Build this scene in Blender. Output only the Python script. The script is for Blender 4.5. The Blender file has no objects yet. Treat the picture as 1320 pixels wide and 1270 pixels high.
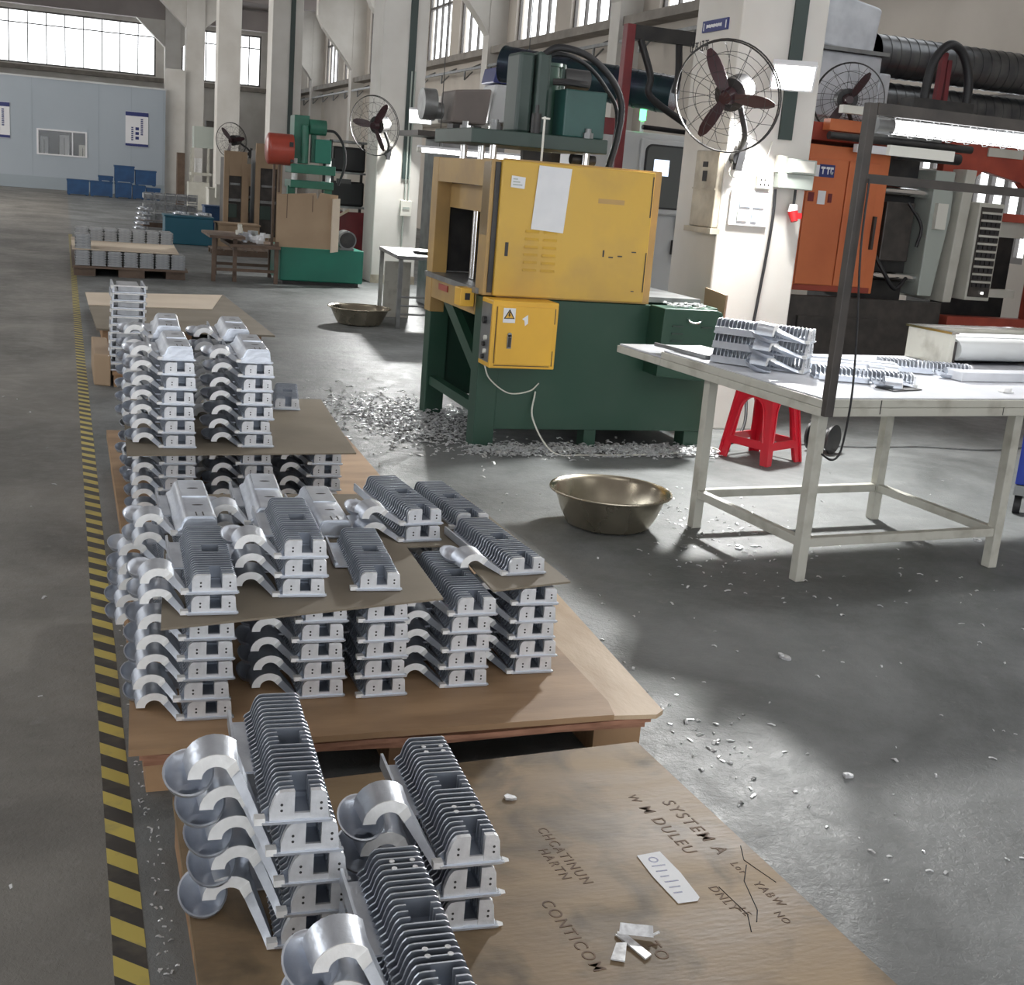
import bpy, math, random
from mathutils import Matrix, Vector
random.seed(7)
SC = bpy.context.scene
COL = SC.collection
PI = math.pi

# ---------------------------------------------------------------- camera
cam_data = bpy.data.cameras.new('camera')
cam_data.sensor_fit = 'HORIZONTAL'; cam_data.sensor_width = 36.0; cam_data.lens = 43.614
cam_data.clip_start = 0.05; cam_data.clip_end = 300
cam = bpy.data.objects.new('camera', cam_data); COL.objects.link(cam)
cam.matrix_world = Matrix(((0.940855, 0.006765, -0.338743, 0.0),
                           (-0.329109, 0.255784, -0.908989, 0.0),
                           (0.080496, 0.96671, 0.242882, 1.6),
                           (0, 0, 0, 1)))
SC.camera = cam

# ---------------------------------------------------------------- world, lights, exposure
world = bpy.data.worlds.new('world'); SC.world = world; world.use_nodes = True
bg = world.node_tree.nodes['Background']
bg.inputs['Color'].default_value = (0.93, 0.96, 1.0, 1)
bg.inputs['Strength'].default_value = 3.2

def area(name, loc, aim, sx, sy, power, color=(1, 1, 1), spread=180):
    l = bpy.data.lights.new(name, 'AREA'); l.shape = 'RECTANGLE'; l.size = sx; l.size_y = sy
    l.energy = power; l.color = color; l.spread = math.radians(spread)
    o = bpy.data.objects.new(name, l); COL.objects.link(o); o.location = loc
    o.rotation_euler = (Vector(aim) - Vector(loc)).to_track_quat('-Z', 'Y').to_euler()
    return o
# rows of unseen area fills added under the roof for ambient light
for hx in (-4.0, 1.5, 7.0):
    for hy in (-3.0, 5.0, 14.0, 24.0, 35.0, 46.0):
        area('ceiling_fill', (hx, hy, 7.3), (hx, hy, 0), 1.2, 1.2, 22, (1.0, 0.985, 0.96))
# unseen area fills added as daylight behind the camera and along the aisle
area('rear_fill', (-5.5, -6.0, 3.2), (0.8, 3.0, 0.3), 6.0, 4.0, 105, (0.93, 0.96, 1.0))
area('aisle_fill', (-7.6, 10.0, 3.6), (1.0, 8.0, 0.4), 9.0, 4.0, 260, (0.93, 0.96, 1.0))
area('far_fill', (-7.6, 36.0, 3.6), (1.0, 38.0, 0.4), 16.0, 4.5, 1300, (1.0, 0.98, 0.95))
# floodlights on the two nearest columns
area('floodlight_beam', (4.49, 7.40, 2.385), (2.9, 4.3, 0.0), 0.26, 0.18, 215, (1.0, 1.0, 0.98), 175)
area('floodlight_beam', (4.72, 17.62, 2.36), (2.9, 13.2, 0.0), 0.30, 0.20, 190, (1.0, 1.0, 0.98), 175)
# fluorescent tubes over the table and behind the press
area('tube_beam', (3.78, 4.62, 1.87), (3.78, 4.75, 0.0), 1.1, 0.05, 8, (1.0, 1.0, 1.0), 170)
area('tube_beam', (3.3, 10.9, 1.76), (3.3, 10.6, 0.0), 1.1, 0.05, 10, (1.0, 1.0, 1.0), 170)

SC.view_settings.view_transform = 'Standard'; SC.view_settings.look = 'None'
SC.view_settings.exposure = 0.0; SC.view_settings.gamma = 1.0
SC.view_settings.use_curve_mapping = False

# ---------------------------------------------------------------- mesh helper
class M:
    def __init__(s): s.v = []; s.f = []
    def add(s, vs, fs):
        n = len(s.v); s.v += [tuple(v) for v in vs]; s.f += [tuple(i + n for i in f) for f in fs]; return s
    def box(s, x0, x1, y0, y1, z0, z1):
        return s.add([(x0,y0,z0),(x1,y0,z0),(x1,y1,z0),(x0,y1,z0),(x0,y0,z1),(x1,y0,z1),(x1,y1,z1),(x0,y1,z1)],
                     [(0,3,2,1),(4,5,6,7),(0,1,5,4),(1,2,6,5),(2,3,7,6),(3,0,4,7)])
    def bar(s, p0, p1, w, h=None):
        """rectangular bar from p0 to p1"""
        h = h or w; p0 = Vector(p0); p1 = Vector(p1); d = (p1 - p0).normalized()
        up = Vector((0,0,1)) if abs(d.z) < .95 else Vector((0,1,0))
        a = d.cross(up).normalized() * w / 2; b = a.normalized().cross(d).normalized() * h / 2
        vs = [p + sa * a + sb * b for p in (p0, p1) for sa, sb in ((-1,-1),(1,-1),(1,1),(-1,1))]
        return s.add(vs, [(0,1,2,3),(7,6,5,4),(0,4,5,1),(1,5,6,2),(2,6,7,3),(3,7,4,0)])
    def cyl(s, p0, p1, r, r2=None, n=14, cap=True):
        r2 = r if r2 is None else r2; p0 = Vector(p0); p1 = Vector(p1); d = (p1 - p0).normalized()
        up = Vector((0,0,1)) if abs(d.z) < .95 else Vector((1,0,0))
        a = d.cross(up).normalized(); b = a.cross(d)
        vs = []
        for p, q in ((p0, r), (p1, r2)):
            for i in range(n):
                t = 2 * PI * i / n; vs.append(p + a * q * math.cos(t) + b * q * math.sin(t))
        fs = [(i, (i+1) % n, n + (i+1) % n, n + i) for i in range(n)]
        if cap: fs += [tuple(range(n))[::-1], tuple(range(n, 2*n))]
        return s.add(vs, fs)
    def tube(s, pts, r, n=6, closed=False):
        pts = [Vector(p) for p in pts]; m = len(pts); vs = []; prev = None
        for i, p in enumerate(pts):
            if closed: d = (pts[(i+1) % m] - pts[i-1]).normalized()
            else: d = (pts[min(i+1, m-1)] - pts[max(i-1, 0)]).normalized()
            if prev is None:
                up = Vector((0,0,1)) if abs(d.z) < .9 else Vector((1,0,0)); a = d.cross(up).normalized()
            else:
                a = (prev - d * prev.dot(d)).normalized()
            prev = a; b = a.cross(d)
            for k in range(n):
                t = 2 * PI * k / n; vs.append(p + (a * math.cos(t) + b * math.sin(t)) * r)
        fs = []
        for i in range(m if closed else m - 1):
            j = (i + 1) % m
            for k in range(n): fs.append((i*n+k, i*n+(k+1) % n, j*n+(k+1) % n, j*n+k))
        if not closed: fs += [tuple(range(n))[::-1], tuple(range((m-1)*n, m*n))]
        return s.add(vs, fs)
    def prism(s, poly, a0, a1, axis='z'):
        """polygon extruded along an axis; poly is (x,y) for z, (x,z) for y, (y,z) for x"""
        n = len(poly)
        def P(u, v, w): return (u, v, w) if axis == 'z' else ((u, w, v) if axis == 'y' else (w, u, v))
        vs = [P(u, v, a0) for u, v in poly] + [P(u, v, a1) for u, v in poly]
        fs = [(i, (i+1) % n, n + (i+1) % n, n + i) for i in range(n)] + [tuple(range(n))[::-1], tuple(range(n, 2*n))]
        if axis == 'y': fs = [f[::-1] for f in fs]
        return s.add(vs, fs)
    def lathe(s, prof, c=(0,0,0), n=32, sx=1, sy=1, a0=0.0, a1=2*PI):
        full = abs(a1 - a0 - 2*PI) < 1e-6; k = n if full else n + 1; vs = []
        for r, z in prof:
            for i in range(k):
                t = a0 + (a1 - a0) * i / n; vs.append((c[0] + r*sx*math.cos(t), c[1] + r*sy*math.sin(t), c[2] + z))
        fs = []
        for j in range(len(prof) - 1):
            for i in range(n):
                i2 = (i + 1) % k; fs.append((j*k+i, j*k+i2, (j+1)*k+i2, (j+1)*k+i))
        return s.add(vs, fs)
    def sphere(s, c, rx, ry=None, rz=None, n=14, m=8):
        ry = ry or rx; rz = rz or rx
        prof = [(max(1e-4, math.sin(PI*j/m)), -math.cos(PI*j/m)) for j in range(m+1)]
        vs = []; fs = []
        for r, z in prof:
            for i in range(n):
                t = 2*PI*i/n; vs.append((c[0]+rx*r*math.cos(t), c[1]+ry*r*math.sin(t), c[2]+rz*z))
        for j in range(m):
            for i in range(n): fs.append((j*n+i, j*n+(i+1) % n, (j+1)*n+(i+1) % n, (j+1)*n+i))
        return s.add(vs, fs)
    def xf(s, mat, start=0):
        for i in range(start, len(s.v)): s.v[i] = tuple(mat @ Vector(s.v[i]))
        return s
    edge = None
    def build(s, name, mat, parent=None, smooth=0, bevel=0, loc=None, rz=0.0, label=None):
        me = bpy.data.meshes.new(name); me.from_pydata(s.v, [], s.f); me.validate(); me.update()
        if mat is not None: me.materials.append(mat)
        if smooth:
            me.polygons.foreach_set('use_smooth', [True] * len(me.polygons)); me.set_sharp_from_angle(angle=math.radians(smooth))
        if s.edge is not None:      # worn fin edges stay bright; flanks are coloured dark for the gap shade
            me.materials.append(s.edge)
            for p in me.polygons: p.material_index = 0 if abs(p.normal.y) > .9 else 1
        o = bpy.data.objects.new(name, me); COL.objects.link(o)
        if parent is not None: o.parent = parent
        if loc is not None: o.location = loc
        o.rotation_euler.z = rz
        if bevel:
            b = o.modifiers.new('edge', 'BEVEL'); b.width = bevel; b.segments = 2; b.limit_method = 'ANGLE'
        if label: o['label'] = label
        return o

def tag(o, label, cat, group=None, kind=None):
    o['label'] = label; o['category'] = cat
    if group: o['group'] = group
    if kind: o['kind'] = kind
    return o
def thing(name, label, cat, loc=(0,0,0), rz=0.0, group=None):
    o = bpy.data.objects.new(name, None); COL.objects.link(o); o.empty_display_size = 0.1
    o.location = loc; o.rotation_euler.z = rz
    return tag(o, label, cat, group)
def struct(o):
    o['kind'] = 'structure'; return o
KIDS = {}
def copy_tree(o, parent=None):
    c = o.copy(); COL.objects.link(c); c.parent = parent
    for k in o.children: copy_tree(k, c)
    return c

# ---------------------------------------------------------------- materials
def mat(name, c1, c2=None, rough=.5, metal=0.0, scale=6.0, detail=4.0, bump=0.0, bscale=None, spec=.5, stretch=(1,1,1), rough2=None, lo=.35, hi=.65, coat=0.0):
    m = bpy.data.materials.new(name); m.use_nodes = True; nt = m.node_tree; b = nt.nodes['Principled BSDF']
    b.inputs['Roughness'].default_value = rough; b.inputs['Metallic'].default_value = metal
    b.inputs['Specular IOR Level'].default_value = spec; b.inputs['Coat Weight'].default_value = coat
    b.inputs['Base Color'].default_value = (*c1, 1)
    if c2 is not None or bump or rough2 is not None:
        tc = nt.nodes.new('ShaderNodeTexCoord'); mp = nt.nodes.new('ShaderNodeMapping'); mp.inputs['Scale'].default_value = stretch
        nt.links.new(tc.outputs['Object'], mp.inputs['Vector'])
        nz = nt.nodes.new('ShaderNodeTexNoise'); nz.inputs['Scale'].default_value = scale; nz.inputs['Detail'].default_value = detail
        nt.links.new(mp.outputs['Vector'], nz.inputs['Vector'])
        mr = nt.nodes.new('ShaderNodeMapRange'); mr.inputs['From Min'].default_value = lo; mr.inputs['From Max'].default_value = hi
        nt.links.new(nz.outputs['Fac'], mr.inputs['Value'])
        if c2 is not None:
            mx = nt.nodes.new('ShaderNodeMix'); mx.data_type = 'RGBA'
            mx.inputs['A'].default_value = (*c1, 1); mx.inputs['B'].default_value = (*c2, 1)
            nt.links.new(mr.outputs['Result'], mx.inputs['Factor']); nt.links.new(mx.outputs['Result'], b.inputs['Base Color'])
        if rough2 is not None:
            mr2 = nt.nodes.new('ShaderNodeMapRange'); mr2.inputs['To Min'].default_value = rough; mr2.inputs['To Max'].default_value = rough2
            nt.links.new(mr.outputs['Result'], mr2.inputs['Value']); nt.links.new(mr2.outputs['Result'], b.inputs['Roughness'])
        if bump:
            n2 = nt.nodes.new('ShaderNodeTexNoise'); n2.inputs['Scale'].default_value = bscale or scale * 4; n2.inputs['Detail'].default_value = 3
            nt.links.new(mp.outputs['Vector'], n2.inputs['Vector'])
            bp = nt.nodes.new('ShaderNodeBump'); bp.inputs['Strength'].default_value = bump; bp.inputs['Distance'].default_value = 0.01
            nt.links.new(n2.outputs['Fac'], bp.inputs['Height']); nt.links.new(bp.outputs['Normal'], b.inputs['Normal'])
    return m
def emit(name, c, strength):
    m = mat(name, c); b = m.node_tree.nodes['Principled BSDF']
    b.inputs['Emission Color'].default_value = (*c, 1); b.inputs['Emission Strength'].default_value = strength; return m

MT = {
 'alu': mat('cast_aluminium', (.69,.725,.78), (.52,.55,.61), .33, .85, 9, 5, .12, 60, rough2=.46),
 'alu_shade': mat('shaded_cast_aluminium', (.34,.37,.42), (.24,.265,.31), .42, .8, 9, 5),  # cast metal darkened in colour for the shade between fins
 'alu_face': mat('machined_aluminium', (.86,.86,.85), (.74,.74,.73), .5, .25, 30, 3, .1, 90),
 'alu_dull': mat('dull_aluminium', (.50,.51,.53), (.36,.37,.39), .5, .6, 12, 4),
 'alu_plate': mat('cast_end_plate', (.76,.77,.79), (.62,.63,.65), .42, .55, 30, 3, .1, 90),
 'wallbeige': mat('beige_wall_paint', (.58,.53,.47), (.50,.455,.40), .65, 0, .8, 4),
 'chip': mat('aluminium_chips', (.86,.87,.88), (.55,.55,.56), .38, .5, 60, 2),
 'white': mat('white_wall_paint', (.70,.68,.64), (.60,.575,.53), .6, 0, 1.2, 4, .03, 40),
 'beige': mat('beige_column_paint', (.70,.665,.60), (.60,.565,.50), .6, 0, 1.3, 4),
 'ceil': mat('ceiling_concrete', (.40,.36,.345), (.31,.28,.27), .8, 0, .6, 4),
 'bluewall': mat('pale_blue_panel', (.40,.45,.50), (.37,.42,.47), .45, 0, .4, 3),
 'bluedado': mat('pale_blue_dado', (.33,.38,.42), (.30,.345,.38), .4, 0, .4, 3),
 'backing': mat('dark_backing_wall', (.035,.033,.033), (.02,.02,.02), .6, 0, 2, 4),
 'ledge': mat('brown_ledge', (.30,.27,.235), (.20,.18,.16), .6, 0, 3, 4),
 'wframe': mat('window_metal', (.13,.12,.115), None, .5),
 'dark': mat('black_metal', (.028,.028,.030), (.05,.048,.046), .45, .2, 8),
 'rubber': mat('black_rubber', (.016,.016,.018), None, .5),
 'bronze': mat('dark_brown_steel', (.055,.050,.047), (.085,.075,.068), .45, .3, 8),
 'steel': mat('polished_steel', (.80,.80,.80), None, .16, 1.0),
 'greysteel': mat('grey_steel', (.28,.29,.29), (.20,.20,.20), .4, .6, 8),
 'basin': mat('stainless_basin', (.56,.505,.40), (.40,.355,.275), .20, .95, 5, 4, rough2=.34),
 'yellow': mat('yellow_enamel', (.63,.39,.055), (.46,.29,.07), .4, 0, 2.2, 6, .03, 30, lo=.45, hi=.75),
 'yellow2': mat('bright_yellow_enamel', (.82,.47,.05), (.74,.42,.05), .38, 0, 3, 4),
 'orange_y': mat('ochre_enamel', (.50,.315,.10), (.37,.235,.09), .45, 0, 3, 5),
 'green': mat('dark_green_enamel', (.014,.060,.036), (.026,.070,.046), .42, 0, 2.5, 5, .04, 30),
 'green2': mat('grey_green_enamel', (.040,.070,.058), (.03,.052,.044), .42, 0, 3, 4),
 'teal': mat('teal_enamel', (.028,.10,.088), (.022,.075,.068), .38, 0, 3, 4),
 'seagreen': mat('sea_green_enamel', (.018,.19,.13), (.016,.15,.105), .4, 0, 2, 4),
 'midgreen': mat('mid_green_enamel', (.03,.17,.11), (.025,.12,.08), .4, 0, 4, 4),
 'redtank': mat('red_enamel', (.42,.07,.045), (.35,.06,.04), .3, 0, 3, 4),
 'maroon': mat('maroon_steel', (.20,.025,.03), (.14,.02,.025), .45, 0, 5, 4),
 'redbrown': mat('red_machine_paint', (.40,.07,.04), (.28,.045,.03), .45, 0, 4, 4),
 'orange': mat('orange_enamel', (.66,.19,.07), (.54,.145,.055), .42, 0, 1.8, 5),
 'stool': mat('red_plastic', (.62,.012,.03), None, .28, coat=.3),
 'plug': mat('red_plug_plastic', (.60,.02,.025), None, .4),
 'cream': mat('cream_enamel', (.60,.59,.53), (.50,.49,.43), .45, 0, 3, 4),
 'tablepaint': mat('cream_painted_steel', (.50,.49,.43), (.32,.30,.25), .5, 0, 9, 6, lo=.5, hi=.8),
 'tabletop': mat('white_worktop', (.62,.635,.67), (.50,.515,.55), .28, 0, 4, 4),
 'cabinet': mat('white_cabinet_enamel', (.60,.62,.62), (.54,.55,.55), .38, 0, 2, 3),
 'board': mat('plywood', (.40,.255,.14), (.27,.165,.088), .62, 0, 2.6, 8, .08, 30, stretch=(1,3.5,1)),
 'board2': mat('pale_plywood', (.56,.42,.28), (.42,.29,.17), .6, 0, 2.6, 8, .08, 30, stretch=(3,1,1)),
 'pine': mat('pallet_pine', (.42,.26,.14), (.27,.15,.08), .7, 0, 5, 6, .1, 40, stretch=(1,6,1)),
 'redply': mat('reddish_plywood_edge', (.42,.21,.13), (.26,.12,.07), .65, 0, 7, 5, stretch=(2,1,8)),
 'card': mat('grey_brown_fibreboard', (.235,.20,.15), (.18,.15,.11), .7, 0, 2.4, 7, .05, 50),
 'carton': mat('brown_cardboard', (.40,.29,.19), (.34,.24,.155), .75, 0, 2, 5),
 'palecard': mat('pale_cardboard', (.68,.58,.46), (.60,.50,.39), .75, 0, 2, 5),
 'darkwood': mat('dark_bench_wood', (.15,.10,.07), (.10,.065,.045), .6, 0, 6, 5),
 'plate': mat('grey_plates', (.36,.37,.38), (.22,.225,.23), .45, .4, 14, 4),
 'crate': mat('blue_plastic_crate', (.018,.075,.19), (.014,.055,.145), .5, 0, 4, 3),
 'tealbin': mat('teal_plastic_bin', (.015,.12,.18), None, .5),
 'bluecart': mat('blue_painted_steel', (.012,.04,.34), None, .4),
 'paper': mat('white_paper', (.80,.81,.83), (.74,.755,.78), .7, 0, 6, 4),
 'ink': mat('dark_ink', (.03,.028,.03), None, .7),
 'stencil': mat('faded_stencil_ink', (.10,.06,.038), (.19,.12,.075), .75, 0, 25, 5),
 'blueink': mat('navy_print', (.025,.035,.16), None, .5),
 'signwhite': mat('white_print', (.80,.80,.82), None, .6),
 'plastic': mat('grey_green_plastic', (.42,.46,.42), None, .45),
 'ivory': mat('ivory_plastic', (.74,.73,.66), None, .4),
 'duct': mat('dark_spiral_duct', (.10,.105,.115), (.16,.165,.17), .3, .8, 6),
 'foil': mat('crumpled_white_foil', (.66,.69,.73), (.50,.53,.57), .4, .3, 5, 6, .5, 9),
 'tealduct': mat('dark_teal_duct', (.02,.06,.06), (.03,.035,.06), .25, .5, 3),
 'shade': mat('taupe_plastic_cover', (.21,.18,.165), (.17,.15,.14), .6, 0, 3, 4),
 'strip': mat('dark_green_pipe_paint', (.035,.055,.05), None, .4),
 'dirty': mat('grimy_ivory_plastic', (.50,.46,.37), (.30,.26,.20), .5, 0, 6, 6),
 'screen': mat('dark_glass', (.10,.11,.11), None, .12),
 'fanred': mat('dark_maroon_blade', (.045,.016,.020), None, .35),
 'lampwhite': emit('lit_lamp_glass', (1, 1, .97), 9.0),
 'tubewhite': emit('lit_tube', (1, 1, 1), 5.0),
 'greenlight': emit('lit_green_beacon', (.10, 1, .25), 5.0),
 'reflection_glow': emit('lit_window_reflection_screen', (.75, .85, 1.0), 1.2),
}
# window glass: thin clear pane, lets the sky through
def glass(name, tint, gl=.08):
    m = bpy.data.materials.new(name); m.use_nodes = True; nt = m.node_tree; nt.nodes.clear()
    o = nt.nodes.new('ShaderNodeOutputMaterial'); mx = nt.nodes.new('ShaderNodeMixShader'); t = nt.nodes.new('ShaderNodeBsdfTransparent')
    g = nt.nodes.new('ShaderNodeBsdfGlossy'); g.inputs['Roughness'].default_value = .1
    t.inputs['Color'].default_value = (*tint, 1); mx.inputs['Fac'].default_value = gl
    nt.links.new(t.outputs[0], mx.inputs[1]); nt.links.new(g.outputs[0], mx.inputs[2]); nt.links.new(mx.outputs[0], o.inputs['Surface'])
    return m
MT['glass'] = glass('window_glass', (.97, .97, .96), .03); MT['polythene'] = glass('clear_film', (.86, .87, .88), .16)

# floor: worn sealed concrete, browner in the aisle than in the work bay
def floor_material():
    m = bpy.data.materials.new('sealed_concrete'); m.use_nodes = True; nt = m.node_tree; b = nt.nodes['Principled BSDF']; L = nt.links.new
    tc = nt.nodes.new('ShaderNodeTexCoord'); sep = nt.nodes.new('ShaderNodeSeparateXYZ'); L(tc.outputs['Object'], sep.inputs[0])
    def noise(scale, det, rough=.6, dist=0.0):
        n = nt.nodes.new('ShaderNodeTexNoise'); n.inputs['Scale'].default_value = scale; n.inputs['Detail'].default_value = det
        n.inputs['Roughness'].default_value = rough; n.inputs['Distortion'].default_value = dist; L(tc.outputs['Object'], n.inputs['Vector']); return n
    def mixc(a, c, fac):
        x = nt.nodes.new('ShaderNodeMix'); x.data_type = 'RGBA'
        for k, v in (('A', a), ('B', c)):
            if isinstance(v, tuple): x.inputs[k].default_value = (*v, 1)
            else: L(v, x.inputs[k])
        L(fac, x.inputs['Factor']); return x.outputs['Result']
    def ramp(src, lo, hi):
        r = nt.nodes.new('ShaderNodeMapRange'); r.inputs['From Min'].default_value = lo; r.inputs['From Max'].default_value = hi; L(src, r.inputs['Value']); return r.outputs['Result']
    big = noise(.8, 5, .65, .4); fine = noise(9, 6, .7); speck = noise(70, 3, .6)
    work = mixc((.105,.112,.110), (.235,.245,.245), ramp(big.outputs['Fac'], .36, .64))
    aisle = mixc((.125,.119,.106), (.245,.232,.208), ramp(big.outputs['Fac'], .36, .64))
    side = ramp(sep.outputs['X'], .10, .16)
    base = mixc(aisle, work, side)
    base = mixc(base, (.30,.295,.28), ramp(fine.outputs['Fac'], .60, .85))
    base = mixc(base, (.055,.055,.055), ramp(speck.outputs['Fac'], .68, .80))
    L(base, b.inputs['Base Color'])
    rr = nt.nodes.new('ShaderNodeMapRange'); rr.inputs['From Min'].default_value = .3; rr.inputs['From Max'].default_value = .7
    rr.inputs['To Min'].default_value = .40; rr.inputs['To Max'].default_value = .60; b.inputs['Specular IOR Level'].default_value = .36; L(fine.outputs['Fac'], rr.inputs['Value'])
    L(rr.outputs['Result'], b.inputs['Roughness'])
    bp = nt.nodes.new('ShaderNodeBump'); bp.inputs['Strength'].default_value = .55; bp.inputs['Distance'].default_value = .010
    grit = noise(48, 4, .75, .6); ad = nt.nodes.new('ShaderNodeMath'); ad.operation = 'MULTIPLY_ADD'; ad.inputs[1].default_value = .5; L(grit.outputs['Fac'], ad.inputs[0]); L(fine.outputs['Fac'], ad.inputs[2])
    L(ad.outputs[0], bp.inputs['Height']); L(bp.outputs['Normal'], b.inputs['Normal'])
    return m
MT['floor'] = floor_material()

def tape_material():
    m = bpy.data.materials.new('yellow_black_tape'); m.use_nodes = True; nt = m.node_tree; b = nt.nodes['Principled BSDF']; L = nt.links.new
    tc = nt.nodes.new('ShaderNodeTexCoord'); sep = nt.nodes.new('ShaderNodeSeparateXYZ'); L(tc.outputs['Object'], sep.inputs[0])
    a = nt.nodes.new('ShaderNodeMath'); a.operation = 'MULTIPLY_ADD'; a.inputs[1].default_value = .95; L(sep.outputs['X'], a.inputs[0]); L(sep.outputs['Y'], a.inputs[2])
    d = nt.nodes.new('ShaderNodeMath'); d.operation = 'DIVIDE'; d.inputs[1].default_value = .142; L(a.outputs[0], d.inputs[0])
    f = nt.nodes.new('ShaderNodeMath'); f.operation = 'FRACT'; L(d.outputs[0], f.inputs[0])
    g = nt.nodes.new('ShaderNodeMath'); g.operation = 'GREATER_THAN'; g.inputs[1].default_value = .52; L(f.outputs[0], g.inputs[0])
    nz = nt.nodes.new('ShaderNodeTexNoise'); nz.inputs['Scale'].default_value = 14; nz.inputs['Detail'].default_value = 6; L(tc.outputs['Object'], nz.inputs['Vector'])
    mx = nt.nodes.new('ShaderNodeMix'); mx.data_type = 'RGBA'; mx.inputs['A'].default_value = (.045,.04,.035,1); mx.inputs['B'].default_value = (.52,.42,.10,1); L(g.outputs[0], mx.inputs['Factor'])
    r = nt.nodes.new('ShaderNodeMapRange'); r.inputs['From Min'].default_value = .52; r.inputs['From Max'].default_value = .78; r.inputs['To Max'].default_value = .6; L(nz.outputs['Fac'], r.inputs['Value'])
    m2 = nt.nodes.new('ShaderNodeMix'); m2.data_type = 'RGBA'; m2.inputs['B'].default_value = (.16,.14,.10,1); L(mx.outputs['Result'], m2.inputs['A']); L(r.outputs['Result'], m2.inputs['Factor'])
    L(m2.outputs['Result'], b.inputs['Base Color']); b.inputs['Roughness'].default_value = .5
    return m
MT['tape'] = tape_material()

# stained plywood of the nearest pallet
def stained_board():
    m = mat('stained_plywood', (.33,.235,.135), (.205,.14,.08), .62, 0, 1.9, 9, .10, 26, stretch=(1,3.2,1), rough2=.5, spec=.3)
    nt = m.node_tree; b = nt.nodes['Principled BSDF']; L = nt.links.new
    tc = nt.nodes.new('ShaderNodeTexCoord'); n = nt.nodes.new('ShaderNodeTexNoise'); n.inputs['Scale'].default_value = 5.5; n.inputs['Detail'].default_value = 7
    n.inputs['Distortion'].default_value = .5; L(tc.outputs['Object'], n.inputs['Vector'])
    r = nt.nodes.new('ShaderNodeMapRange'); r.inputs['From Min'].default_value = .48; r.inputs['From Max'].default_value = .68; r.inputs['To Max'].default_value = .85; L(n.outputs['Fac'], r.inputs['Value'])
    src = b.inputs['Base Color'].links[0].from_socket
    x = nt.nodes.new('ShaderNodeMix'); x.data_type = 'RGBA'; x.inputs['B'].default_value = (.10,.075,.048,1); L(src, x.inputs['A']); L(r.outputs['Result'], x.inputs['Factor']); L(x.outputs['Result'], b.inputs['Base Color'])
    return m
MT['stained'] = stained_board()

# ================================================================ SETTING
struct(M().box(-9, 10.2, -9, 60.2, -.2, 0).build('floor', MT['floor']))
struct(M().box(-9.2, 10.4, -9, 60.4, 8.0, 8.2).build('ceiling', MT['ceil']))
COLY = (-2.5, 7.7, 17.9, 28.1, 38.3, 48.5, 58.7)
for y in COLY:
    # roof beam across the hall with haunches at its columns
    m = M().box(-8.9, 9.9, y + .1, y + .55, 7.1, 7.9)
    struct(m.build('ceiling_beam', MT['ceil']))
WIN_Y = [(-6.6,-4.1),(-3.2,-.7),(1.1,3.6),(4.4,6.9),(8.7,11.2),(12.0,14.5),(15.6,18.1),(18.9,21.4),(23.2,25.7),(26.6,29.2),(30.9,33.8),(34.6,37.1),(38.6,41.1),(42,44.6),(46.2,48.8),(49.8,52.4),(53.8,56.4)]
ZS, ZT = 4.72, 7.0
def side_wall(name, x0, x1, low=None):
    m = M()
    m.box(x0, x1, -9, 60, ZT, 8.0)
    y = -9
    for a, b in WIN_Y:
        m.box(x0, x1, y, a, ZS, ZT); y = b
    m.box(x0, x1, y, 60, ZS, ZT)
    if low:
        a, b, z0, z1 = low
        m.box(x0, x1, -9, a, 0, ZS); m.box(x0, x1, b, 60, 0, ZS); m.box(x0, x1, a, b, 0, z0); m.box(x0, x1, a, b, z1, ZS)
    else:
        m.box(x0, x1, -9, 60, 0, ZS)
    return struct(m.build(name, MT['wallbeige']))
side_wall('wall_right', 10.0, 10.2, (11.3, 14.6, 1.15, 3.0))
side_wall('wall_left', -9.0, -8.8)
# nearest wall is open above a low parapet: the loading bay
struct(M().box(-8.8, 10, -9, -8.8, 5.2, 8.0).build('wall_front', MT['white']))
BW = [(-8.2, -3.0), (-2.9, 3.9), (5.0, 6.6), (6.9, 8.5)]
m = M().box(-8.8, 10, 60, 60.2, 0, 4.8); m.box(-8.8, 10, 60, 60.2, 7.0, 8.0); x = -8.8
for a, b in BW: m.box(x, a, 60, 60.2, 4.8, 7.0); x = b
m.box(x, 10, 60, 60.2, 4.8, 7.0); struct(m.build('wall_back', MT['white']))

wn = [0]
def window(axis, c, a, b, z0, z1, nm, transom):
    """glazed window between a and b on the plane x=c or y=c"""
    wn[0] += 1
    def bx(m, u0, u1, w0, w1, z0, z1):
        return m.box(w0, w1, u0, u1, z0, z1) if axis == 'x' else m.box(u0, u1, w0, w1, z0, z1)
    m = M(); t = .07; mw = .022 if axis == 'y' else .035
    bx(m, a, b, c - .03, c + .03, z0, z0 + t); bx(m, a, b, c - .03, c + .03, z1 - t, z1)
    bx(m, a, a + t, c - .03, c + .03, z0 + t, z1 - t); bx(m, b - t, b, c - .03, c + .03, z0 + t, z1 - t)
    w = struct(m.build('window_%d' % wn[0], MT['wframe']))
    for k in range(1, nm):
        u = a + (b - a) * k / nm
        bx(M(), u - mw, u + mw, c - .03, c + .03, z0 + t, z1 - t).build('mullion', MT['wframe'], w)
    if transom: bx(M(), a + t, b - t, c - .045, c + .045, transom - mw, transom + mw).build('transom', MT['wframe'], w)
    bx(M(), a + t, b - t, c - .008, c + .008, z0 + t, z1 - t).build('pane', MT['glass'], w)
for a, b in WIN_Y:
    if a > 8: window('x', 10.1, a, b, ZS, ZT, 4, 6.2)
    window('x', -8.9, a, b, ZS, ZT, 4, 6.2)
window('x', 10.1, 11.3, 14.6, 1.15, 3.0, 12, None)
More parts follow.
